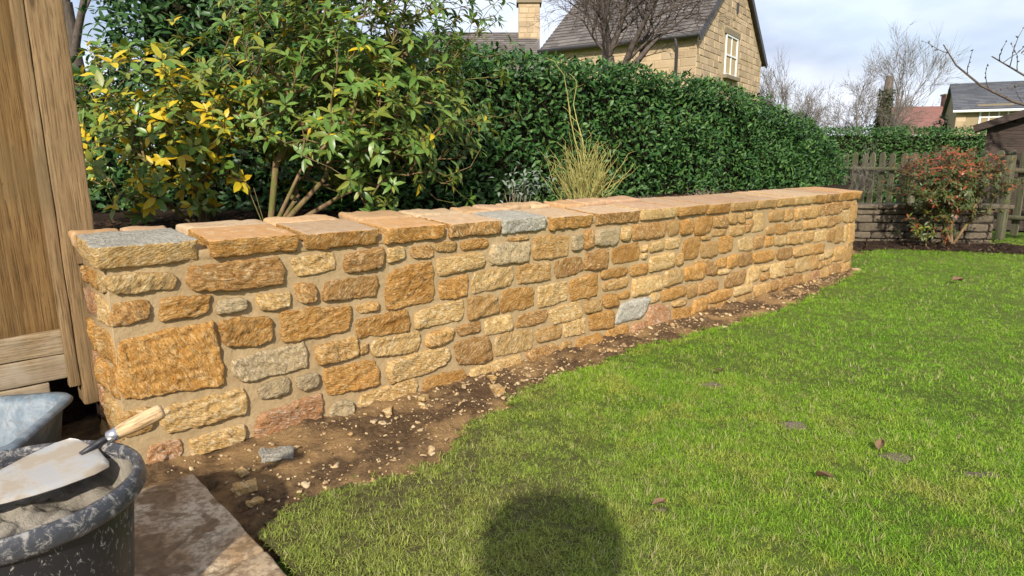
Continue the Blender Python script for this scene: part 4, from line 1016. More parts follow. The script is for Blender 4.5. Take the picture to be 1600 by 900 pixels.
def dead_leaf(x, y, z, sz, rz, label, seed, tilt=0.3):
    r = random.Random(seed); V = []; F = []; K, J = 9, 6
    for i in range(K + 1):
        t = i / K; wd = math.sin(math.pi * min(1, t * 0.97 + 0.03)) ** 0.75 * 0.30 + 0.004
        for j in range(J + 1):
            f = -1 + 2 * j / J
            V.append(((t - .5) * sz, f * wd * sz, sz * (0.22 * f * f * (0.4 + t) + 0.10 * math.sin(t * 3.2) + 0.05 * noise.noise((t * 5, f * 3, seed)))))
    for i in range(K):
        for j in range(J): a = i * (J + 1) + j; F.append((a, a + J + 1, a + J + 2, a + 1))
    o = obj('fallen_leaf', mesh('fallen_leaf', V, F, M_DEAD), loc=(x, y, z), rot=(r.uniform(-.3, .3), r.uniform(-tilt, tilt), rz)); tag(o, label, 'leaf')
dead_leaf(1.12, 3.36, 0.045, 0.062, 1.2, 'curled brown leaf standing at the edge of the farthest bare patch in the lawn', 1, 0.6)
dead_leaf(1.125, 2.18, 0.038, 0.062, 2.2, 'curled grey-brown leaf lying in the grass in front of the bare patches', 2)
dead_leaf(0.49, 2.0, 0.034, 0.05, 0.3, 'small dark leaf lying beside the person shadow on the lawn', 3, 0.1)
dead_leaf(1.47, 2.44, 0.038, 0.055, 0.9, 'brown leaf lying on the rightmost bare patch', 4)
dead_leaf(4.16, 6.01, 0.045, 0.13, 0.4, 'dark brown leaf far out on the lawn beyond the wall end', 5)
# ------------------------------------------------------------------ far end of the garden: low dark wall, bush, picket fence, shed
M_DSTONE = stone_mat('damp_dark_stone', (0.115, 0.092, 0.064), (0.165, 0.132, 0.092), (0.08, 0.065, 0.047), pale=(0.21, 0.18, 0.135), pale_amt=0.35)
Md2 = Mat('dark_joint', 0.95, 0.1); Md2.color((0.03, 0.023, 0.018))
lw = empty('low_stone_wall', (4.05, 9.05, 0)); lw.rotation_euler = (0, 0, rad(-4)); tag(lw, 'low damp dark stone wall beyond the end of the golden wall', 'wall')
V, F = rbox(1.25, 0.13, 0.27, 0.01, (4, 2, 2)); obj('core', mesh('core', V, F, Md2.m), lw, loc=(1.25, 0.16, 0.25))
rnd = random.Random(3); z = 0.0
for row, h in enumerate((0.09, 0.10, 0.12, 0.11, 0.085)):
    x = -rnd.uniform(0, 0.2)
    while x < 2.45:
        l = rnd.uniform(0.18, 0.48); x0 = max(0, x); x1 = min(2.5, x + l)
        if x1 - x0 > 0.05:
            Vv, Ff = face_stone(x1 - x0 - 0.008, h - 0.012, rnd.uniform(0.012, 0.03), 9, 5, 900 + row * 20 + int(x * 10), 0.17)
            obj('stone', mesh('stone', Vv, Ff, M_DSTONE), lw, loc=((x0 + x1) / 2, 0.03, z + h / 2))
        x += l
    z += h
x = 0
while x < 2.5:
    l = rnd.uniform(0.25, 0.5); V, F = rbox(l / 2 - 0.006, 0.17, 0.028, 0.012, (8, 5, 3), 0.008, 9, int(x * 10) + 3)
    obj('coping_stone', mesh('coping_stone', V, F, M_DSTONE), lw, loc=(x + l / 2, 0.15, z + 0.027)); x += l
# dark bed in front of it
V = []; F = []; NI, NJ = 40, 16
for i in range(NI + 1):
    for j in range(NJ + 1):
        x = 4.15 + 2.65 * i / NI; y0 = 8.62 - 0.35 * (i / NI) - 0.65 * (i / NI) ** 2; y = y0 + (9.35 - y0 - 0.5 * (i / NI)) * j / NJ
        V.append((x, y, 0.035 + 0.05 * math.sin(math.pi * min(1, j / NJ + 0.05)) * (0.6 + fbm((x * 3, y * 3, 2))) - (0.05 if j == 0 or i == NI else 0)))
for i in range(NI):
    for j in range(NJ): a = i * (NJ + 1) + j; F.append((a, a + NJ + 1, a + NJ + 2, a + 1))
struct(obj('far_flower_bed', mesh('far_flower_bed', V, F, M_BEDSOIL)))
rng = np.random.default_rng(5); n = 900
P = np.stack([rng.uniform(4.3, 6.7, n), rng.uniform(7.7, 8.9, n), rng.uniform(0.05, 0.11, n)], 1); P = P[P[:, 1] > 8.66 - 0.4 * (P[:, 0] - 4.15)]; n = len(P)
D = rng.normal(0, 1, (n, 3)); D[:, 2] *= 0.2; Ls = rng.uniform(0.03, 0.09, n)
o = leaves_obj('leaf_litter', P, D, np.tile([0, 0, 1.0], (n, 1)), Ls, Ls * 0.3, M_LITTER, seed=6); tag(o, 'dead leaves and twigs on the dark bed under the red-leaved bush', 'leaf litter', kind='stuff')
shrub('photinia_bush', 'rounded red and green leaved bush in front of the picket fence', 'bush', (5.60, 8.48, 0.90), (0.72, 0.55, 0.45),
      [Vector((5.75, 8.5, 0.05)), Vector((5.74, 8.5, 0.30)), Vector((5.6, 8.5, 0.35)), Vector((5.9, 8.48, 0.35)), Vector((5.68, 8.5, 0.5))], 800, 0.058, 0.42, (5, 7),
      [(M_PHOT, lambda t: 0.85 if t.z < 0.95 else 0.5), (M_REDLEAF, lambda t: 0.15 if t.z < 0.95 else 0.5)], 31, parts=150, zmin=0.42, lobes=0.4)
shrub('photinia_bush', 'small low olive and orange leaved shoot cluster under the red bush', 'bush', (5.35, 8.42, 0.30), (0.34, 0.25, 0.24),
      [Vector((5.38, 8.45, 0.05)), Vector((5.37, 8.45, 0.2))], 70, 0.06, 0.40, (4, 6),
      [(M_PHOT, lambda t: 0.6), (M_REDLEAF, lambda t: 0.25), (M_LEAFO, lambda t: 0.3)], 32, parts=40, zmin=0.1, lobes=0.4)
# picket fence
PF0 = Vector((6.15, 12.7, 0)); PF1 = Vector((7.95, 8.4, 0)); pd = (PF1 - PF0); plen = pd.length; pa = math.atan2(pd.y, pd.x)
pf = empty('picket_fence', PF0); pf.rotation_euler = (0, 0, pa); tag(pf, 'weathered mossy picket fence with rounded tops across the end of the lawn', 'fence')
def picket_mesh(seed):
    w, t, h = 0.052, 0.011, 1.22; out = [(-w, 0), (w, 0), (w, h - 0.05), (w * 0.72, h - 0.015), (w * 0.25, h), (-w * 0.25, h), (-w * 0.72, h - 0.015), (-w, h - 0.05)]
    r = random.Random(seed); sk = r.uniform(-.006, .006); V = [(x + sk * z, -t, z) for x, z in out] + [(x + sk * z, t, z) for x, z in out]; n = 8
    F = [tuple(range(n)), tuple(range(2 * n - 1, n - 1, -1))] + [(i, n + i, n + (i + 1) % n, (i + 1) % n) for i in range(n)]
    return mesh('picket', V, F, M_PICKET, False)
pm = [picket_mesh(k) for k in range(5)]; rnd = random.Random(6); k = 0; x = 0.06
while x < plen:
    obj('picket', pm[k % 5], pf, loc=(x, rnd.uniform(0.022, 0.028), 0.06 + rnd.uniform(-0.02, 0.02)), rot=(rnd.uniform(-.015, .015), rnd.uniform(-.03, .03), rnd.uniform(-.05, .05))); x += 0.19; k += 1
for z in (0.32, 1.0):
    V, F = rbox(plen / 2, 0.022, 0.035, 0.005, (10, 2, 2), 0.002, 3, 4); obj('rail', mesh('rail', V, F, M_PICKET), pf, loc=(plen / 2, -0.012 + 0.0, z))
for x in (0.0, plen * 0.36, plen * 0.68, plen * 0.95):
    V, F = rbox(0.05, 0.05, 0.62, 0.006, (3, 3, 6), 0.002, 3, 5); obj('post', mesh('post', V, F, M_PICKET), pf, loc=(x, -0.09, 0.6))
# shed
sh = empty('garden_shed', (7.95, 11.25, 0)); sh.rotation_euler = (0, 0, rad(-35)); tag(sh, 'dark brown timber shed with low pitched roof behind the picket fence', 'shed')
z = 0.0; k = 0
while z < 1.95:
    V, F = rbox(min(2.0, max(0.2, (2.42 - z - 0.1) * 2.0 / 0.70)) if z > 1.6 else 2.0, 0.012, 0.068, 0.004, (8, 2, 2), 0.002, 3, k); o = obj('cladding_board', mesh('cladding_board', V, F, M_SHED, False), sh, loc=(2.0, -0.012, z + 0.066), rot=(rad(-3), 0, 0)); z += 0.125; k += 1
m = MB(); m.box((2.0, 1.0, 0.85), (1.99, 0.99, 0.85)); m.add([(0.01, 0.012, 1.7), (3.99, 0.012, 1.7), (3.99, 0.012, 1.72), (2.0, 0.012, 2.42), (0.01, 0.012, 1.72), (0.01, 1.99, 1.7), (3.99, 1.99, 1.7), (3.99, 1.99, 1.72), (2.0, 1.99, 2.42), (0.01, 1.99, 1.72)], [(0, 1, 2, 3, 4), (9, 8, 7, 6, 5)])
m.build('wall', M_SHED, sh)
Mr = Mat('roofing_felt', 0.9, 0.2); Mr.color((0.035, 0.03, 0.03)); Mr.bump(Mr.noise(200, 3), 0.4, 0.004)
for sg in (-1, 1):
    q = Matrix.Rotation(sg * math.atan2(0.70, 1.99), 3, 'Y'); m = MB(); m.box((2.0 + sg * 1.09, 1.0, 2.075), (1.16, 1.22, 0.022), q); m.build('roof', Mr.m, sh)
    m = MB(); m.box((2.0 + sg * 1.09, -0.235, 2.05), (1.16, 0.010, 0.055), q); m.build('barge_board', M_SHED, sh)
m = MB(); m.box((0.045, -0.04, 0.85), (0.045, 0.018, 0.85)); m.build('corner_post', M_SHED, sh)
hedge('far_hedge', 'distant clipped green hedge beyond the picket fence', (7.0, 17.2, 0), (1, 0.03, 0), 6.2, 1.95, 1.0, 0, 0.085, 190, M_LAUREL, 41, layers=(0.0, 0.08, 0.18), amp=0.07)

# ------------------------------------------------------------------ houses
def limestone(name, a, b):
    M = Mat(name, 0.92, 0.12); c = M.mix(M.ramp(M.noise(1.7, 6, 0.6), [(0.35, 0.0), (0.65, 1.0)]), a, b)
    c = hsv_jitter(M, c, M.math('FRACT', M.math('ADD', M.rnd(), M.island())), 0.80, 1.16); M.color(c); M.bump(M.noise(14, 6, 0.65), 0.6, 0.02); return M.m
M_LIME = limestone('cotswold_block', (0.40, 0.295, 0.18), (0.46, 0.35, 0.23))
M_LIMEJ = limestone('pale_joint', (0.36, 0.275, 0.16), (0.40, 0.31, 0.19))
def slate_mat(name, a, b, c):
    M = Mat(name, 0.8, 0.3); f = M.math('FRACT', M.math('ADD', M.rnd(), M.island())); col = M.ramp(f, [(0, a), (0.5, b), (1, c)])
    col = M.mix(M.ramp(M.noise(2.0, 5), [(0.5, 0), (0.68, 0.5)]), col, tuple(x * 1.35 for x in b)); M.color(col); M.bump(M.noise(20, 5), 0.4, 0.01); return M.m
M_SLATE = slate_mat('stone_slate', (0.095, 0.082, 0.075), (0.13, 0.115, 0.105), (0.175, 0.155, 0.14))
M_BSLATE = slate_mat('blue_slate', (0.085, 0.09, 0.105), (0.11, 0.115, 0.13), (0.14, 0.145, 0.155))
M_REDTILE = slate_mat('red_roof_tile', (0.15, 0.07, 0.055), (0.19, 0.09, 0.072), (0.23, 0.115, 0.095))
Mw = Mat('white_window_paint', 0.5, 0.3); Mw.color((0.75, 0.75, 0.74))
Mg = Mat('window_glass', 0.06, 0.8); Mg.color((0.07, 0.085, 0.10))
Mgu = Mat('dark_gutter', 0.5, 0.4); Mgu.color((0.045, 0.042, 0.045))
Mli = Mat('dressed_lintel_stone', 0.9, 0.15); Mli.color((0.22, 0.18, 0.12)); Mli.bump(Mli.noise(20, 5), 0.4, 0.01)
class House:
    """local frame: x along the front, y into the house, z up"""
    def __init__(s, name, label, org, ang):
        s.root = empty(name, org); s.root.rotation_euler = (0, 0, ang); tag(s.root, label, 'house')
def blocks(parent, planes, ch, lmin, lmax, m, single, seed, holes=()):
    """planes: (origin, dir, width, z0, ztop(u), outward normal); every course cut into blocks"""
    rnd = random.Random(seed); allb = []
    for pi, (o, d, wd, z0, ztop, nrm) in enumerate(planes):
        z = z0; row = 0
        while True:
            if z > max(ztop(u * wd / 20) for u in range(21)): break
            h = ch * rnd.uniform(0.8, 1.2); u = -rnd.uniform(0, lmin)
            while u < wd:
                l = rnd.uniform(lmin, lmax); u0 = max(0, u); u1 = min(wd, u + l); zt = min(z + h, min(ztop(u0), ztop(u1)))
                if u1 - u0 > 0.06 and zt - z > 0.05 and not any(hp == pi and u1 > a and u0 < b and z + h > c and z < e for hp, a, b, c, e in holes):
                    allb.append((Vector(o) + Vector(d) * (u0 + u1) / 2 + Vector((0, 0, (z + zt) / 2)), Vector(d), Vector(nrm), (u1 - u0) / 2 - 0.008, (zt - z) / 2 - 0.008, rnd.uniform(0.004, 0.02)))
                u += l
            z += h
    def geo(mb, b, c0=None):
        c, d, nrm, hw, hh, pr = b; c = c if c0 is None else Vector((0, 0, 0)); e = min(0.014, hw * .4, hh * .4)
        P = []
        for (dx, dz, q) in ((-hw, -hh, 0), (hw, -hh, 0), (hw, hh, 0), (-hw, hh, 0), (-hw + e, -hh + e, pr), (hw - e, -hh + e, pr), (hw - e, hh - e, pr), (-hw + e, hh - e, pr)):
            P.append(c + d * dx + Vector((0, 0, dz)) + nrm * q)
        mb.add(P, [(4, 5, 6, 7), (0, 1, 5, 4), (1, 2, 6, 5), (2, 3, 7, 6), (3, 0, 4, 7)])
    allb.sort(key=lambda b: -b[3] * b[4] - 0.004 * b[0].z)
    for b in allb[:single]:
        mb = MB(); geo(mb, b, 1); mb.build('block', m, parent, loc=b[0])
    if len(allb) > single:
        mb = MB()
        for b in allb[single:]: geo(mb, b)
        o = mb.build('block_courses', m, parent); o['kind'] = 'stuff'
def roof_rows(parent, name, p0, along, length, upv, slope_len, m, exp=0.2, wmin=0.22, wmax=0.4, seed=0, th=0.016, single=0):
    """lapped slates, row over row; p0 = eaves corner"""
    rnd = random.Random(seed); along = Vector(along).normalized(); upv = Vector(upv).normalized(); nrm = along.cross(upv).normalized()
    if nrm.z < 0: nrm = -nrm
    mb = MB(); r = 0; t = 0.0
    while t < slope_len:
        e = exp * (1 - 0.35 * t / slope_len); x = -rnd.uniform(0, wmax)
        while x < length:
            wd = rnd.uniform(wmin, wmax); x0 = max(0, x); x1 = min(length, x + wd) - 0.006
            if x1 - x0 > 0.03:
                j = rnd.uniform(-.012, .012); l0 = t + j; l1 = min(slope_len + 0.02, t + e * 1.35); k = rnd.uniform(.9, 1.3)
                P = [Vector(p0) + along * a + upv * b + nrm * c for a, b, c in ((x0, l0, th * 1.1), (x1, l0, th * 1.1), (x1, l1, 0.0), (x0, l1, 0.0), (x0, l0, th * (1.1 + k)), (x1, l0, th * (1.1 + k)), (x1, l1, th * 0.6), (x0, l1, th * 0.6))]
                mb.add(P, [(0, 3, 2, 1), (4, 5, 6, 7), (0, 1, 5, 4), (1, 2, 6, 5), (2, 3, 7, 6), (3, 0, 4, 7)])
            x += wd
        t += e; r += 1
    o = mb.build(name, m, parent); o['kind'] = 'stuff'
def window(parent, o, d, nrm, wd, ht, cols=2, rows=2, sill=True, fr=0.05, bar=0.025):
    d = Vector(d); nrm = Vector(nrm); up = Vector((0, 0, 1)); R = Matrix((d, -nrm, up)).transposed()
    root = MB(); root.box((0, 0.05, ht / 2), (wd / 2, 0.012, ht / 2)); w = root.build('window', Mg.m, parent, loc=o); w.rotation_euler = R.to_euler(); w['label'] = 'white framed sash window'
    fm = MB()
    for x in (-wd / 2 + fr / 2, wd / 2 - fr / 2): fm.box((x, 0.02, ht / 2), (fr / 2, 0.03, ht / 2))
    for z in (fr / 2, ht - fr / 2): fm.box((0, 0.021, z), (wd / 2 - fr, 0.029, fr / 2))
    fm.box((0, 0.022, ht * 0.5), (wd / 2 - fr, 0.026, fr * 0.45)); fm.build('frame', Mw.m, w)
    gb = MB()
    for c in range(1, cols): gb.box((-wd / 2 + wd * c / cols, 0.024, ht / 2), (bar / 2 * 1.3, 0.02, ht / 2 - fr))
    gb.build('glazing_bar', Mw.m, w)
    if sill: sm = MB(); sm.box((0, -0.03, -0.06), (wd / 2 + 0.12, 0.09, 0.055)); sm.build('sill', Mli.m, w); sm = MB(); sm.box((0, -0.004, ht + 0.09), (wd / 2 + 0.14, 0.02, 0.085)); sm.build('lintel', Mli.m, w)
# --- house with the gable
GW = 6.85; LW = 5.2; EZ = 4.80; AZ = 7.55; ga = math.atan2(0.818, 0.575)
H1 = House('stone_house', 'honey stone house with steep slate roof and gable window behind the hedge', (5.37, 20.0, 0), ga)
# local x = along the gable, local y = along the long side (to the left)
hr = H1.root
def gz(u): return EZ + (AZ - EZ) * (1 - abs(u - GW / 2) / (GW / 2))
m = MB(); m.add([(0, 0, 0), (GW, 0, 0), (GW, 0, EZ), (GW / 2, 0, AZ), (0, 0, EZ), (0, LW, 0), (GW, LW, 0), (GW, LW, EZ), (GW / 2, LW, AZ), (0, LW, EZ)],
    [(0, 1, 2, 3, 4), (9, 8, 7, 6, 5), (0, 4, 9, 5), (1, 6, 7, 2)])
hw = m.build('wall', M_LIMEJ, hr)
blocks(hw, [((0, 0, 0), (1, 0, 0), GW, 2.3, gz, (0, -1, 0)), ((0, 0, 0), (0, 1, 0), LW, 2.3, lambda u: EZ, (-1, 0, 0))], 0.20, 0.28, 0.62, M_LIME, 290, 4, holes=[(0, 2.5, 3.88, 3.72, 5.3)])
window(hr, (3.19, -0.03, 3.87), (1, 0, 0), (0, -1, 0), 1.22, 1.25)
pitch = math.atan2(AZ - EZ, GW / 2); sl_len = (GW / 2 + 0.25) / math.cos(pitch)
for sg in (0, 1):
    px = -0.25 if sg == 0 else GW + 0.25; ez = EZ - 0.25 * math.tan(pitch) + 0.05
    upv = Vector((math.cos(pitch) * (1 if sg == 0 else -1), 0, math.sin(pitch)))
    m = MB(); c = Vector((px, LW / 2, ez)) + upv * sl_len / 2; m.box(c - Vector((0, 0, 0.03)), (sl_len / 2, LW / 2 + 0.12, 0.03), Matrix.Rotation(-pitch if sg == 0 else pitch, 3, 'Y')); rf = m.build('roof', M_SLATE, hr)
    roof_rows(rf, 'slates', (px, -0.14, ez), (0, 1, 0), LW + 0.28, upv, sl_len, M_SLATE, 0.21, 0.2, 0.42, sg, 0.02)
    m = MB(); m.box(c + Vector((0, -LW / 2 - 0.15, -0.06)), (sl_len / 2, 0.02, 0.09), Matrix.Rotation(-pitch if sg == 0 else pitch, 3, 'Y')); m.build('barge_board', Mgu.m, hr)
m = MB(); m.tube([(-0.30, -0.12, EZ - 0.12), (-0.30, LW + 0.1, EZ - 0.12)], [0.06, 0.06], 8); m.build('gutter', Mgu.m, hr, smooth=True)
m = MB(); m.tube([(-0.30, 0.55, EZ - 0.15), (-0.12, 0.55, EZ - 0.45), (-0.10, 0.55, 0)], [0.04, 0.04, 0.04], 8); m.build('downpipe', Mgu.m, hr, smooth=True)
m = MB(); m.box((GW / 2 + 0.1, -0.03, 6.05), (0.05, 0.03, 0.16)); m.build('vent', Mgu.m, hr)
# right-hand lean-to of the same house
m = MB(); m.add([(GW, 0.8, 0), (GW + 1.6, 0.8, 0), (GW + 1.6, 0.8, 2.6), (GW, 0.8, 4.1), (GW, 4, 0), (GW + 1.6, 4, 0), (GW + 1.6, 4, 2.6), (GW, 4, 4.1)], [(0, 1, 2, 3), (1, 5, 6, 2), (7, 6, 5, 4)]); m.build('lean_to_wall', M_LIMEJ, hr)
m = MB(); up2 = Vector((-1.6, 0, 1.5)).normalized(); m.box((GW + 0.85, 2.35, 3.38), (1.25, 1.75, 0.05), Matrix.Rotation(math.atan2(1.5, 1.6), 3, 'Y')); m.build('lean_to_roof', M_SLATE, hr)
# --- wing with the chimney, further left
H2 = House('stone_house', 'smaller stone house with square chimney left of the gabled house', (-3.2, 25.5, 0), rad(0)); h2 = H2.root
m = MB(); RZ, EZ2, LW2, DP = 6.15, 4.2, 4.3, 5.0
m.add([(0, 0, 0), (LW2, 0, 0), (LW2, 0, EZ2), (0, 0, EZ2), (0, DP, 0), (LW2, DP, 0), (LW2, DP, EZ2), (0, DP, EZ2), (LW2, DP / 2, RZ), (0, DP / 2, RZ)], [(0, 1, 2, 3), (1, 5, 6, 8, 2), (5, 4, 7, 6), (4, 0, 3, 9, 7)])
w2 = m.build('wall', M_LIMEJ, h2); blocks(w2, [((0, 0, 0), (1, 0, 0), LW2, 2.6, lambda u: EZ2, (0, -1, 0)), ((LW2, 0, 0), (0, 1, 0), DP, 2.6, lambda u: EZ2 + (RZ - EZ2) * (1 - abs(u - DP / 2) / (DP / 2)), (1, 0, 0))], 0.2, 0.25, 0.5, M_LIME, 60, 8)
p2 = math.atan2(RZ - EZ2, DP / 2); sl2 = (DP / 2 + 0.2) / math.cos(p2)
m = MB(); c = Vector((LW2 / 2, DP / 4 - 0.1, (RZ + EZ2) / 2 - 0.05)); m.box(c, (LW2 / 2, sl2 / 2, 0.03), Matrix.Rotation(p2, 3, 'X')); rf = m.build('roof', M_SLATE, h2)
roof_rows(rf, 'slates', (0, -0.2, EZ2 - 0.1), (1, 0, 0), LW2 - 0.1, (0, math.cos(p2), math.sin(p2)), sl2, M_SLATE, 0.22, 0.2, 0.4, 7, 0.02)
m = MB(); c = Vector((LW2 / 2, DP * 0.75 + 0.1, (RZ + EZ2) / 2 - 0.05)); m.box(c, (LW2 / 2, sl2 / 2, 0.03), Matrix.Rotation(-p2, 3, 'X')); m.build('roof', M_SLATE, h2)
m = MB(); m.box((LW2 - 0.42, DP / 2, 6.3), (0.42, 0.40, 1.0)); ch = m.build('chimney', M_LIMEJ, h2)
blocks(ch, [((LW2 - 0.84, DP / 2 - 0.40, 0), (1, 0, 0), 0.84, 5.4, lambda u: 7.2, (0, -1, 0)), ((LW2, DP / 2 - 0.4, 0), (0, 1, 0), 0.8, 5.4, lambda u: 7.2, (1, 0, 0))], 0.19, 0.22, 0.45, M_LIME, 30, 9)
m = MB(); m.box((LW2 - 0.42, DP / 2, 7.32), (0.50, 0.48, 0.06)); m.box((LW2 - 0.42, DP / 2, 7.44), (0.46, 0.44, 0.06)); m.build('chimney_cap', Mli.m, ch)
# slate-roofed link between them
m = MB(); m.box((LW2 + 1.3, 2.2, 1.9), (1.3, 1.6, 1.9)); m.build('link_wall', M_LIMEJ, h2)
m = MB(); m.box((LW2 + 1.3, 2.1, 4.45), (1.35, 2.0, 0.03), Matrix.Rotation(rad(35), 3, 'X')); rf = m.build('link_roof', M_BSLATE, h2)
roof_rows(rf, 'slates', (LW2, 0.46, 3.33), (1, 0, 0), 2.6, (0, math.cos(rad(35)), math.sin(rad(35))), 4.0, M_BSLATE, 0.22, 0.2, 0.3, 8, 0.015)
# --- distant houses on the right
def far_house(name, label, org, ang, wd, dp, ez, rz, roofm, seed, exp, chim, wins):
    H = House(name, label, org, ang); r = H.root; m = MB()
    m.add([(0, 0, 0), (wd, 0, 0), (wd, 0, ez), (0, 0, ez), (0, dp, 0), (wd, dp, 0), (wd, dp, ez), (0, dp, ez), (wd, dp / 2, rz), (0, dp / 2, rz)], [(0, 1, 2, 3), (1, 5, 6, 8, 2), (5, 4, 7, 6), (4, 0, 3, 9, 7)])
    wv = m.build('wall', M_LIMEJ, r)
    blocks(wv, [((0, 0, 0), (1, 0, 0), wd, max(0, ez - 2.2), lambda u: ez, (0, -1, 0))], 0.3, 0.4, 0.8, M_LIME, 0, seed, holes=[(0, a - w / 2 - .1, a + w / 2 + .1, z - .1, z + h + .15) for a, z, w, h in wins])
    p = math.atan2(rz - ez, dp / 2); sl = (dp / 2 + 0.3) / math.cos(p)
    for sg in (0, 1):
        m = MB(); m.box((wd / 2, dp / 4 - 0.15 if sg == 0 else dp * 0.75 + 0.15, (rz + ez) / 2 - 0.07), (wd / 2 + 0.2, sl / 2, 0.05), Matrix.Rotation(p if sg == 0 else -p, 3, 'X')); rf = m.build('roof', roofm, r)
        if sg == 0: roof_rows(rf, 'tiles', (-0.2, -0.3, ez - 0.3 * math.tan(p) + 0.03), (1, 0, 0), wd + 0.4, (0, math.cos(p), math.sin(p)), sl, roofm, exp, 0.4, 0.6, seed, 0.03)
    for (cx, w, h) in chim:
        m = MB(); m.box((cx, dp / 2, rz + h / 2 - 0.4), (w / 2, w / 2, h / 2 + 0.4)); c = m.build('chimney', chim_m, r)
        m = MB(); m.box((cx, dp / 2, rz + h + 0.05), (w / 2 + 0.08, w / 2 + 0.08, 0.07)); m.build('chimney_cap', Mli.m, c)
        m = MB(); m.tube([(cx, dp / 2, rz + h + 0.1), (cx, dp / 2, rz + h + 0.55)], [0.14, 0.11], 8); m.build('chimney_pot', M_REDTILE, c)
    for (a, z, w, h) in wins: window(r, (a, -0.03, z), (1, 0, 0), (0, -1, 0), w, h, 3, 2, True, 0.09, 0.05)
    m = MB(); m.tube([(-0.2, -0.36, ez - 0.2), (wd + 0.2, -0.36, ez - 0.2)], [0.07, 0.07], 6); m.build('gutter', Mw.m, r)
chim_m = limestone('chimney_brick', (0.22, 0.10, 0.075), (0.30, 0.17, 0.13))
far_house('brick_house', 'distant house with dull red tiled roof and small chimney', (34.0, 58.0, 0), rad(-8), 12.0, 7.0, 3.4, 5.8, M_REDTILE, 14, 0.28, [(4.7, 0.85, 1.0)], [(5.5, 2.6, 1.8, 0.9)])
far_house('stone_house', 'distant buff house with dark slate roof and white window at the right edge', (25.0, 38.0, 0), rad(-28), 11.0, 6.5, 4.0, 5.55, M_BSLATE, 15, 0.25, [(5.2, 0.9, 1.3)], [(1.75, 2.95, 1.35, 1.05)])

# ------------------------------------------------------------------ trees
pol = bare_tree('pollarded_tree', 'thick-trunked bare pollarded tree with dense twigs in front of the house', (1.35, 9.3, 0.3), 4.9, 0.155, 7, M_TWIG, trunk_h=0.46, spread=0.95, levels=5, kids=(4, 6), upb=0.16, shrink=0.70, wob=0.15, tm=M_TRUNK, thin=0.6)
bare_tree('bare_tree', 'slender bare tree just right of the gabled house', (11.7, 28.0, 0), 8.2, 0.11, 13, M_FARTWIG, trunk_h=0.34, spread=0.6, levels=4, kids=(5, 7), upb=0.4, shrink=0.68, thin=1.4)
bare_tree('bare_tree', 'dense twiggy bare tree in the middle distance left of the ivy-clad trunk', (15.2, 29.0, 0), 6.6, 0.12, 16, M_FARTWIG, trunk_h=0.24, spread=0.95, levels=5, kids=(5, 6), upb=0.25, shrink=0.66, thin=1.3)
bare_tree('bare_tree', 'broad twiggy bare tree filling the gap behind the hedge end', (13.7, 28.5, 0), 6.0, 0.10, 17, M_FARTWIG, trunk_h=0.24, spread=1.0, levels=5, kids=(5, 6), upb=0.25, shrink=0.66, thin=1.3)
bare_tree('bare_tree', 'tall fan-shaped bare tree behind the ivy-clad trunk', (18.9, 33.0, 0), 8.6, 0.13, 15, M_FARTWIG, trunk_h=0.34, spread=0.65, levels=5, kids=(4, 5), upb=0.35, shrink=0.70, thin=1.4)
iv = empty('ivy_trunk', (16.05, 29.5, 0)); tag(iv, 'straight topped trunk clothed in ivy standing alone among the bare trees', 'tree')
m = MB(); m.tube([(0, 0, 0), (0.10, 0, 2), (0.22, 0, 3.7), (0.30, 0, 4.7)], [0.24, 0.23, 0.2, 0.15], 9); m.build('trunk', M_TRUNK, iv, smooth=True)
rng = np.random.default_rng(9); n = 1600; an = rng.uniform(0, 6.28, n); zz = rng.uniform(0.3, 4.2, n); rr = 0.20 + rng.normal(0.02, 0.03, n)
P = np.stack([0.058 * zz + rr * np.cos(an), rr * np.sin(an), zz], 1); D = np.stack([np.cos(an), np.sin(an), rng.normal(-0.2, .5, n)], 1); Ls = rng.uniform(0.08, 0.14, n)
o = leaves_obj('ivy', P, D, np.tile([0, 0, 1.0], (n, 1)) + rng.normal(0, .3, (n, 3)), Ls, Ls * 0.8, M_IVY, iv, seed=3); o['kind'] = 'stuff'
bare_tree('bare_tree', 'dark trunk with few twigs above the fence at the far left', (-4.62, 7.6, 0), 5.6, 0.13, 19, M_TWIG, trunk_h=0.5, spread=0.6, levels=4, kids=(3, 4), upb=0.35, thin=1.0, tm=M_TRUNK, wob=0.04)
bare_tree('bare_shrub', 'grey leafless shrub at the far end of the laurel hedge', (6.1, 12.2, 0), 1.75, 0.03, 23, M_FARTWIG, trunk_h=0.18, spread=0.8, levels=4, kids=(4, 6), upb=0.2, shrink=0.66, thin=0.8, cat='shrub')
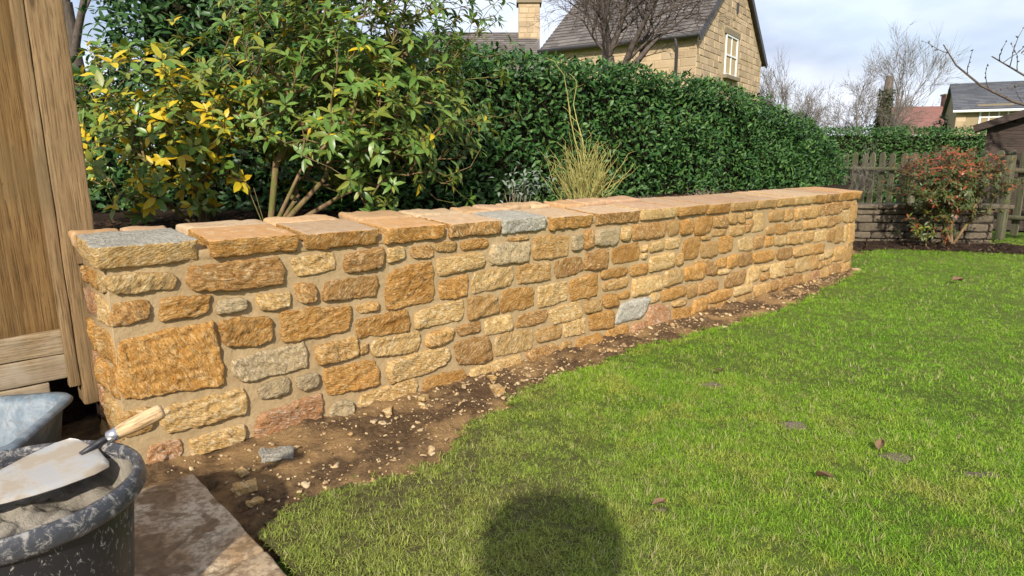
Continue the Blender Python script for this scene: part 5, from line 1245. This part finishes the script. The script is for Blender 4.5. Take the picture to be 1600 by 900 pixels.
# the bare tree whose branches reach in from the right
bt = empty('bare_tree', (8.4, 8.9, 0)); tag(bt, 'bare fruit tree reaching budded branches in from the right edge', 'tree')
tr = MB(); tr.tube([(0, 0, 0), (0.03, 0, 0.7), (-0.02, 0.02, 1.4)], [0.09, 0.075, 0.06], 10); tr.build('trunk', M_TWIG, bt, smooth=True)
cr = MB(); rnd = random.Random(44)
def branch(pts, r0, r1, twigs=7, tl=0.35, upw=0.6):
    pts = [Vector(p) for p in pts]; n = len(pts); cr.tube(pts, [r0 + (r1 - r0) * i / (n - 1) for i in range(n)], 6, cap=False)
    for k in range(twigs):
        i = rnd.randint(1, n - 2); f = rnd.random(); p = pts[i].lerp(pts[i + 1], f); d = (Vector((rnd.gauss(-.3, .5), rnd.gauss(0, .5), rnd.gauss(upw, .45)))).normalized(); q = [p]
        for j in range(5): d = (d + Vector((rnd.gauss(0, .18), rnd.gauss(0, .18), rnd.gauss(.05, .18)))).normalized(); p = p + d * tl * rnd.uniform(.15, .28); q.append(p)
        cr.tube(q, [r1 * .9, r1 * .8, r1 * .7, r1 * .6, r1 * .5, r1 * .3], 4, cap=False)
        for p in q[2:]:
            e = Vector((rnd.gauss(0, .012), rnd.gauss(0, .012), rnd.gauss(0, .012))); cr.tube([p, p + e, p + e * 2], [r1 * 1.1, r1 * 1.4, r1 * .4], 4, cap=False)
branch([(-0.02, 0.02, 1.4), (-0.6, 0.1, 1.62), (-1.3, 0.1, 1.80), (-1.75, 0.1, 1.92), (-2.2, 0.1, 2.12), (-2.55, 0.12, 2.38), (-2.75, 0.12, 2.64)], 0.030, 0.007, 7, 0.35)
branch([(-0.02, 0.02, 1.4), (-0.5, -0.1, 1.85), (-1.1, -0.1, 2.05), (-1.75, -0.1, 2.2), (-2.25, -0.1, 2.46)], 0.030, 0.007, 16, 0.45)
branch([(-0.02, 0.02, 1.4), (-0.2, 0.2, 2.2), (-0.6, 0.2, 2.8), (-1.0, 0.2, 3.3)], 0.04, 0.01, 12, 0.5)
branch([(-0.02, 0.02, 1.4), (0.5, 0.2, 2.0), (0.9, 0.2, 2.8)], 0.04, 0.01, 8, 0.5)
o = cr.build('crown', M_TWIG, bt, smooth=True)
for k, (x, y, s) in enumerate(((27.0, 42.0, 0.9), (21.0, 37.5, 0.8))):
    shrub('garden_bush', ['dark rounded bush in front of the red-roofed house', 'green bush against the wall of the slate-roofed house'][k], 'bush', (x, y, 2.5), (1.2 * s, 1.0 * s, 1.5 * s), [Vector((x, y, 0)), Vector((x, y, 1.2))], 160, 0.24, 0.4, (6, 8), [(M_DARKLEAF, lambda t: 1)], 61 + k, parts=0, zmin=0.5)

# ------------------------------------------------------------------ the photographer, whose shadow falls on the lawn
def cloth_mat(name, c):
    M = Mat(name, 0.9, 0.15); M.color(M.mix(M.ramp(M.noise(9, 4), [(0.4, 0), (0.6, 1)]), c, tuple(x * 1.3 for x in c))); M.bump(M.noise(14, 5), 0.5, 0.02); return M.m
M_JACKET = cloth_mat('dark_jacket_cloth', (0.03, 0.035, 0.05)); Msk = Mat('skin', 0.55, 0.3); Msk.color((0.52, 0.30, 0.20)); Mbk = Mat('phone_case', 0.4, 0.4); Mbk.color((0.01, 0.01, 0.012))
PX, PY = -0.055, -0.34
pe = empty('person', (PX, PY, 0.03)); tag(pe, 'stooping person in dark hooded jacket whose shadow falls on the lawn', 'person')
def skin_obj(name, verts, edges, radii, m, parent, sub=2, root=0):
    me = bpy.data.meshes.new(name); me.from_pydata(verts, edges, []); me.materials.append(m); o = obj(name, me, parent)
    sk = o.modifiers.new('skin', 'SKIN'); sk.use_smooth_shade = True
    for i, r in enumerate(radii): me.skin_vertices[0].data[i].radius = (r, r)
    me.skin_vertices[0].data[root].use_root = True
    ss = o.modifiers.new('sub', 'SUBSURF'); ss.levels = sub; ss.render_levels = sub
    return o
bv = [(0, -0.22, 0.66), (0, -0.16, 0.82), (0, -0.08, 0.97), (0, -0.02, 1.08), (0, 0.03, 1.14), (0, 0.06, 1.22), (0, 0.06, 1.31),
      (-0.19, -0.04, 1.06), (-0.30, 0.04, 0.90), (-0.13, 0.22, 1.04), (0.19, -0.04, 1.06), (0.30, 0.04, 0.90), (0.13, 0.22, 1.04),
      (-0.11, -0.22, 0.62), (-0.15, 0.10, 0.44), (-0.14, -0.10, 0.09), (-0.15, 0.08, 0.04), (0.11, -0.22, 0.62), (0.15, 0.10, 0.44), (0.14, -0.10, 0.09), (0.15, 0.08, 0.04)]
be = [(0, 1), (1, 2), (2, 3), (3, 4), (4, 5), (5, 6), (3, 7), (7, 8), (8, 9), (3, 10), (10, 11), (11, 12), (0, 13), (13, 14), (14, 15), (15, 16), (0, 17), (17, 18), (18, 19), (19, 20)]
br = [0.15, 0.15, 0.16, 0.14, 0.075, 0.10, 0.09, 0.085, 0.06, 0.04, 0.085, 0.06, 0.04, 0.10, 0.075, 0.055, 0.045, 0.10, 0.075, 0.055, 0.045]
bo = skin_obj('body', bv, be, br, M_JACKET, pe)
V, F = rbox(0.215, 0.15, 0.165, 0.145, (12, 10, 10), 0.012, 6, 3); obj('hood', mesh('hood', V, F, M_JACKET), pe, loc=(0, 0.045, 1.275))
V, F = rbox(0.075, 0.05, 0.10, 0.05, (8, 6, 8), 0.004, 9, 3); fc = obj('face', mesh('face', V, F, Msk.m), pe, loc=(0, 0.155, 1.255))
for sx in (-1, 1):
    hv = [(sx * 0.13, 0.22, 1.04), (sx * 0.115, 0.255, 1.08), (sx * 0.10, 0.27, 1.11)]; he = [(0, 1), (1, 2)]; hrr = [0.03, 0.032, 0.026]
    for k in range(4):
        z = 1.075 + 0.017 * k; b = len(hv); hv += [(sx * 0.098, 0.285, z), (sx * 0.088, 0.298, z + 0.004), (sx * 0.074, 0.300, z + 0.006)]; he += [(1 if k < 2 else 2, b), (b, b + 1), (b + 1, b + 2)]; hrr += [0.0095, 0.009, 0.008]
    b = len(hv); hv += [(sx * 0.10, 0.25, 1.06), (sx * 0.075, 0.262, 1.075)]; he += [(1, b), (b, b + 1)]; hrr += [0.011, 0.009]
    skin_obj('hand', hv, he, hrr, Msk.m, pe, 1)
V, F = rbox(0.078, 0.005, 0.037, 0.005, (6, 3, 6)); ph = obj('phone', mesh('phone', V, F, Mbk.m), loc=(PX + 0.03, PY + 0.283, 1.135)); tag(ph, 'black phone held up in both hands of the person', 'phone')
